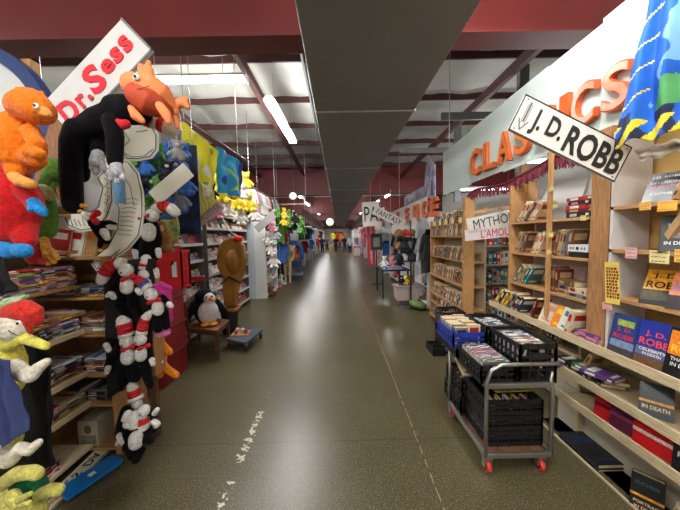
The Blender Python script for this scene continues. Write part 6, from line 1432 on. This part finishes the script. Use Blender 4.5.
for y in (7.3, 10.6): MB().tube([(-2.25, y, 3.05), (-2.25, y, ZC - .1)], .006, 6).build('drop_rod', STEEL, t)
# second, lower rows of garments
for side, ys in ((-1, [9.7, 10.1, 12.9, 16, 16.4, 20.4, 20.9, 27, 28.5, 30, 33]), (1, [7.6, 8.15, 8.75, 11.5, 11.8, 12.2, 16, 16.3, 20.8, 21.2, 27.2, 28.5, 30, 33])):
    for i, y in enumerate(ys):
        if side > 0 and y < 9: continue
        c = random.choice(['white', 'pink', 'white', 'black', 'grey', 'blue', 'red'] if y > 9 else ['black', 'grey', 'black'])
        garment(c, (side * 2.0, y, 1.45), random.uniform(-.4, .4), .9, '%s garment in the lower row, %s along the %s side' % (c, ORD[i], 'toy' if side < 0 else 'book'))
    t = thing('low_rail', (side * 2.0, 16, 1.55), 'low steel rail carrying the lower row of garments on the %s side' % ('toy' if side < 0 else 'book'), 'rail')
    MB().tube([(side * 2.0, ys[0] - .2, 1.54), (side * 2.0, 33.3, 1.54)], .012, 8).build('rail', STEEL, t)
    for y in (ys[0] - .2, 15.9, 20.6, 26.9, 33.3): MB().tube([(side * 2.0, y, 0), (side * 2.0, y, 1.54)], .012, 8).build('stand', STEEL, t)
# dark mesh board behind the hung toys
t = thing('display_board', (-2.5, 3.4, 1.9), 'dark navy blotched board behind the blue and green hung toys', 'board')
a, b_ = P(128, 235, Y=3.5), P(196, 145, Y=3.5)
MB().box(a.x, b_.x, 3.5, 3.52, a.z, b_.z).build('board', mat('navy_board', (30, 50, 96), .8, c2=(24, 26, 34), vs=7), t)
for x in (a.x + .1, b_.x - .05): MB().tube([(x, 3.51, b_.z), (x, 3.51, ZC - .1)], .004, 5).build('hanging_wire', STEEL, t)
t = thing('hanging_grid', (-2.4, 3.0, 3.0), 'wire hanging grid above the blue and green toys', 'grid')
mb = MB()
for i in range(9): mb.bar((-3.2 + i * .17, 2.65, 3.0), (-3.2 + i * .17, 3.45, 3.0), .008)
for i in range(5): mb.bar((-3.2, 2.7 + i * .17, 3.0), (-1.82, 2.7 + i * .17, 3.0), .008)
mb.build('wire_grating', STEEL, t)
for x in (-3.1, -1.9): MB().tube([(x, 3.1, 3.0), (x, 3.1, ZC - .1)], .004, 5).build('hanging_wire', STEEL, t)
# caps and bags on the dark garment stand
for i in range(14):
    px = 398 + (i % 5) * 7 + random.uniform(-2, 2); py = 236 + (i // 5) * 12; Y = 6.3 + .12 * (i % 3); q = P(px, py, Y=Y); c = random.choice(['black', 'grey', 'black', 'brown', 'white', 'red'])
    t = thing('knit_cap', q, '%s knit cap on the tall cap stand, %s in row %s from the top' % (c, ORD[i % 5], ['one', 'two', 'three'][i // 5]), 'cap')
    mb = MB(); mb.lathe(q, [(.10, 0), (.11, .02), (.105, .07), (.08, .12), (.03, .15), (.004, .155)], 16); mb.build('crown', mat('garment_' + c, TC[c], .85), t); mb = MB(); mb.lathe(q + Vector((0, 0, -.005)), [(.10, 0), (.118, .0), (.118, .035), (.10, .035)], 16); mb.build('cuff', mat('garment_' + c, TC[c], .85), t)
t = thing('cap_stand', (P(412, 300, Y=6.4).x, 6.5, 0), 'tall slim black stand holding rows of knit caps', 'stand')
MB().tube([(P(412, 300, Y=6.4).x, 6.5, 0), (P(412, 300, Y=6.4).x, 6.5, 2.0)], .02, 8).build('pole', pl((26, 26, 30)), t)
for i in range(3):
    z_ = P(412, 236 + i * 12, Y=6.4).z - .02; MB().box(P(394, 0, Y=6.4).x, P(431, 0, Y=6.4).x, 6.22, 6.66, z_ - .01, z_).build('shelf', pl((26, 26, 30)), t)
MB().lathe((P(412, 300, Y=6.4).x, 6.5, 0), [(.22, 0), (.22, .02), (.03, .03)], 20).build('base', pl((26, 26, 30)), t)
# mannequins
for (px, py, c, lab) in ((281, 281, (28, 28, 32), 'black clothed mannequin standing beside the pale one on the toy side'), (288, 283, (210, 190, 150), 'cream clothed mannequin standing beside the black one on the toy side')):
    q = P(px, py, Z=0); t = thing('mannequin', q, lab, 'mannequin'); m = mat('mannequin_%d' % c[0], c, .7)
    mb = MB(); X_, Y_ = q.x, q.y
    for s_ in (-1, 1): mb.tube([(X_ + s_ * .08, Y_, .05), (X_ + s_ * .09, Y_, .5), (X_ + s_ * .09, Y_, .88)], [.05, .065, .09]); mb.tube([(X_ + s_ * .19, Y_, 1.38), (X_ + s_ * .25, Y_, 1.1), (X_ + s_ * .22, Y_ - .05, .85)], [.05, .045, .035])
    mb.tube([(X_, Y_, .9), (X_, Y_, 1.1), (X_, Y_, 1.35), (X_, Y_, 1.42)], [.15, .13, .17, .1]); mb.tube([(X_, Y_, 1.42), (X_, Y_, 1.55)], [.05, .05]); mb.ell((X_, Y_, 1.64), (.085, .1, .12))
    mb.build('body', m, t, remesh=.03); MB().box(X_ - .16, X_ + .16, Y_ - .14, Y_ + .14, 0, .02).build('foot_plate', STEEL, t)
# blue ring ride-on
q = P(295, 277, Z=0); t = thing('toy_cart', q, 'blue toy cart with a big curved blue hood at the edge of the aisle', 'toy cart'); X_, Y_ = q.x, q.y
BLM = pl((30, 96, 190)); k_ = 1
MB().tube([(X_ - .35 + .0, Y_, .75)] + [(X_ - .02 - .35 * math.cos(a), Y_, 1.05 + .42 * math.sin(a)) for a in [i * PI / 7 for i in range(8)]] + [(X_ + .33, Y_, .8)], .075, 12).build('hood', BLM, t)
MB().box(X_ - .3, X_ + .3, Y_ - .2, Y_ + .25, .42, .72).build('tub', pl((60, 70, 120)), t, bev=.04); MB().box(X_ - .36, X_ + .36, Y_ - .24, Y_ + .28, .1, .16).build('base', pl((140, 160, 200)), t, bev=.01)
for dx in (-.24, .24): MB().box(X_ + dx - .02, X_ + dx + .02, Y_ - .15, Y_ + .15, .16, .42).build('strut', BLM, t)
for dx in (-.28, .28):
    for dy in (-.18, .2): MB().tube([(X_ + dx - .02, Y_ + dy, .055), (X_ + dx + .02, Y_ + dy, .055)], .055, 12, rounded=False).build('wheel', pl((26, 26, 30)), t)
get_toy('orange', (X_, Y_, .72), .3, 1.8, 'orange stuffed toy riding in the blue toy cart')
carton('pink', (P(357, 257, Z=0).x, P(357, 257, Z=0).y, 0), 0, (.6, .5, .9), 'pink box bin standing far along the book side aisle edge')
# posts and pennant lines far away
for i, (sx, y) in enumerate(((-1, 12.8), (-1, 16.6), (-1, 21.6), (1, 12.3), (1, 16.6), (1, 21.6))):
    t = thing('stall_post', (sx * 2.0, y, 0), 'white stall post on the %s side, %s along' % ('toy' if sx < 0 else 'book', ORD[i % 3]), 'post'); MB().box(sx * 2.0 - .04, sx * 2.0 + .04, y - .04, y + .04, 0, 2.9).build('post', WHITE, t)
for sx in (-1, 1):
    t = thing('pennant_string', (sx * 1.95, 15, 2.7), 'line of small red and white pennants along the far %s stalls' % ('toy' if sx < 0 else 'book'), 'pennants')
    MB().tube([(sx * 1.93, 12.6, 2.75), (sx * 1.93, 40, 2.75)], .006, 5).build('string', WHITE, t)
    for i in range(60):
        y = 12.8 + i * .45; MB().prism([(sx * 1.93, y, 2.75), (sx * 1.93, y + .3, 2.75), (sx * 1.93 - .03, y + .15, 2.45)], (.006 * sx, 0, 0)).build('pennant', mat('pennant_red', (206, 40, 60), .7) if i % 2 else WHITE, t)
# globe lamp hanging
for (px, py, Y, s_) in ((293, 196, 9.5, .12), (330, 222, 22, .3)):
    q = P(px, py, Y=Y); t = thing('globe_lamp', q, 'small white globe hanging %s' % ('from the second cross beam near the toy racks' if Y < 12 else 'far down the aisle under the duct'), 'globe lamp')
    mb = MB(); mb.ell(q, s_); mb.build('globe', mat('opal_glass', (236, 236, 232), .3, emit=.6), t); MB().tube([(q.x, q.y, q.z + s_), (q.x, q.y, DZ0 - .01 if abs(q.x - .3) < .5 else ZC - .1)], .008, 6).build('cord', INK, t)
# ---------------------------------------------------------------- people far down the aisle
def person(px, py, Y_, top, legs, label, h=1.68, face=1, stride=.1, skin=(196, 150, 120), hairc=(50, 34, 26), holds=None):
    q = P(px, py, Z=0); q = Vector((P(px, py, Y=Y_).x, Y_, 0)); s_ = h / 1.68; t = thing('person', q, label, 'person'); V = lambda x, y, z: q + Vector((x * s_, y * s_ * face, z * s_))
    mb = MB()
    for a in (-1, 1): mb.tube([V(a * .09, a * stride, .05), V(a * .09, a * stride * .6 - .02, .47), V(a * .08, 0, .86)], [.045 * s_, .055 * s_, .08 * s_]); mb.tube([V(a * .09, a * stride, .04), V(a * .09, a * stride - .14, .035)], [.045 * s_, .035 * s_])
    for a in (-1, 1): mb.tube([V(a * .19, 0, 1.36), V(a * .24, -a * stride * .3, 1.1), V(a * .22, -a * stride * .8 - .05, .84)], [.05 * s_, .04 * s_, .03 * s_]); mb.ell(V(a * .22, -a * stride * .8 - .06, .78), (.03 * s_, .04 * s_, .05 * s_))
    mb.tube([V(0, 0, .88), V(0, 0, 1.1), V(0, 0, 1.32), V(0, 0, 1.4)], [.13 * s_, .12 * s_, .15 * s_, .09 * s_]); mb.tube([V(0, 0, 1.4), V(0, 0, 1.5)], [.05 * s_] * 2); mb.ell(V(0, -.01, 1.57), (.075 * s_, .09 * s_, .11 * s_)); mb.ell(V(0, -.1, 1.55), (.015, .02, .02)); mb.build('body', mat('skin_%d' % skin[0], skin, .6), t, remesh=.022)
    mb = MB(); mb.tube([V(0, 0, .86), V(0, 0, 1.1), V(0, 0, 1.32), V(0, 0, 1.41)], [.155 * s_, .14 * s_, .17 * s_, .1 * s_])
    for a in (-1, 1): mb.tube([V(a * .18, 0, 1.36), V(a * .235, -a * stride * .3, 1.12)], [.068 * s_, .058 * s_])
    mb.build('shirt', mat('shirt_%d_%d_%d' % top, top, .85), t, remesh=.025)
    mb = MB()
    for a in (-1, 1): mb.tube([V(a * .09, a * stride, .12), V(a * .09, a * stride * .6 - .02, .47), V(a * .08, 0, .84)], [.06 * s_, .072 * s_, .1 * s_])
    mb.tube([V(-.06, 0, .88), V(.06, 0, .88)], [.12 * s_] * 2); mb.build('trousers', mat('trousers_%d_%d_%d' % legs, legs, .85), t, remesh=.025)
    mb = MB(); mb.ell(V(0, .025, 1.61), (.085 * s_, .09 * s_, .1 * s_)); mb.build('hair', mat('hair_%d' % hairc[0], hairc, .8), t)
    return t
person(322.5, 251, 27, (34, 58, 110), (30, 36, 60), 'person in a dark blue top standing along the toy side of the far aisle')
person(318, 248, 30, (70, 140, 190), (60, 60, 70), 'person in a light blue top beside the one in dark blue')
person(331, 254, 22.5, (226, 210, 150), (224, 190, 160), 'small person in pale yellow walking in the middle of the aisle', h=1.2)
person(336, 249, 27.5, (30, 34, 40), (26, 28, 34), 'person in black just behind the pale yellow one', stride=.14)
person(344.6, 250, 27.5, (30, 38, 70), (84, 96, 120), 'person in a navy top with grey-blue trousers under the duct', stride=.15)
person(350, 250, 26.5, (226, 222, 220), (28, 26, 30), 'person in a white top and black trousers on the book side of the aisle', hairc=(120, 80, 50))
person(339.5, 245, 36, (206, 60, 50), (50, 50, 60), 'person in a red top far down the middle of the aisle')
person(327, 247, 32, (120, 100, 90), (40, 44, 60), 'person in a taupe top far along the toy side')
# hung orange and red garments at the far end
for i, (px, c) in enumerate(((334, 'yellow'), (337, 'red'), (340.5, 'orange'))): garment(c, P(px, 232, Y=33), 0, 1.3, '%s garment hanging high at the far end of the aisle' % c)
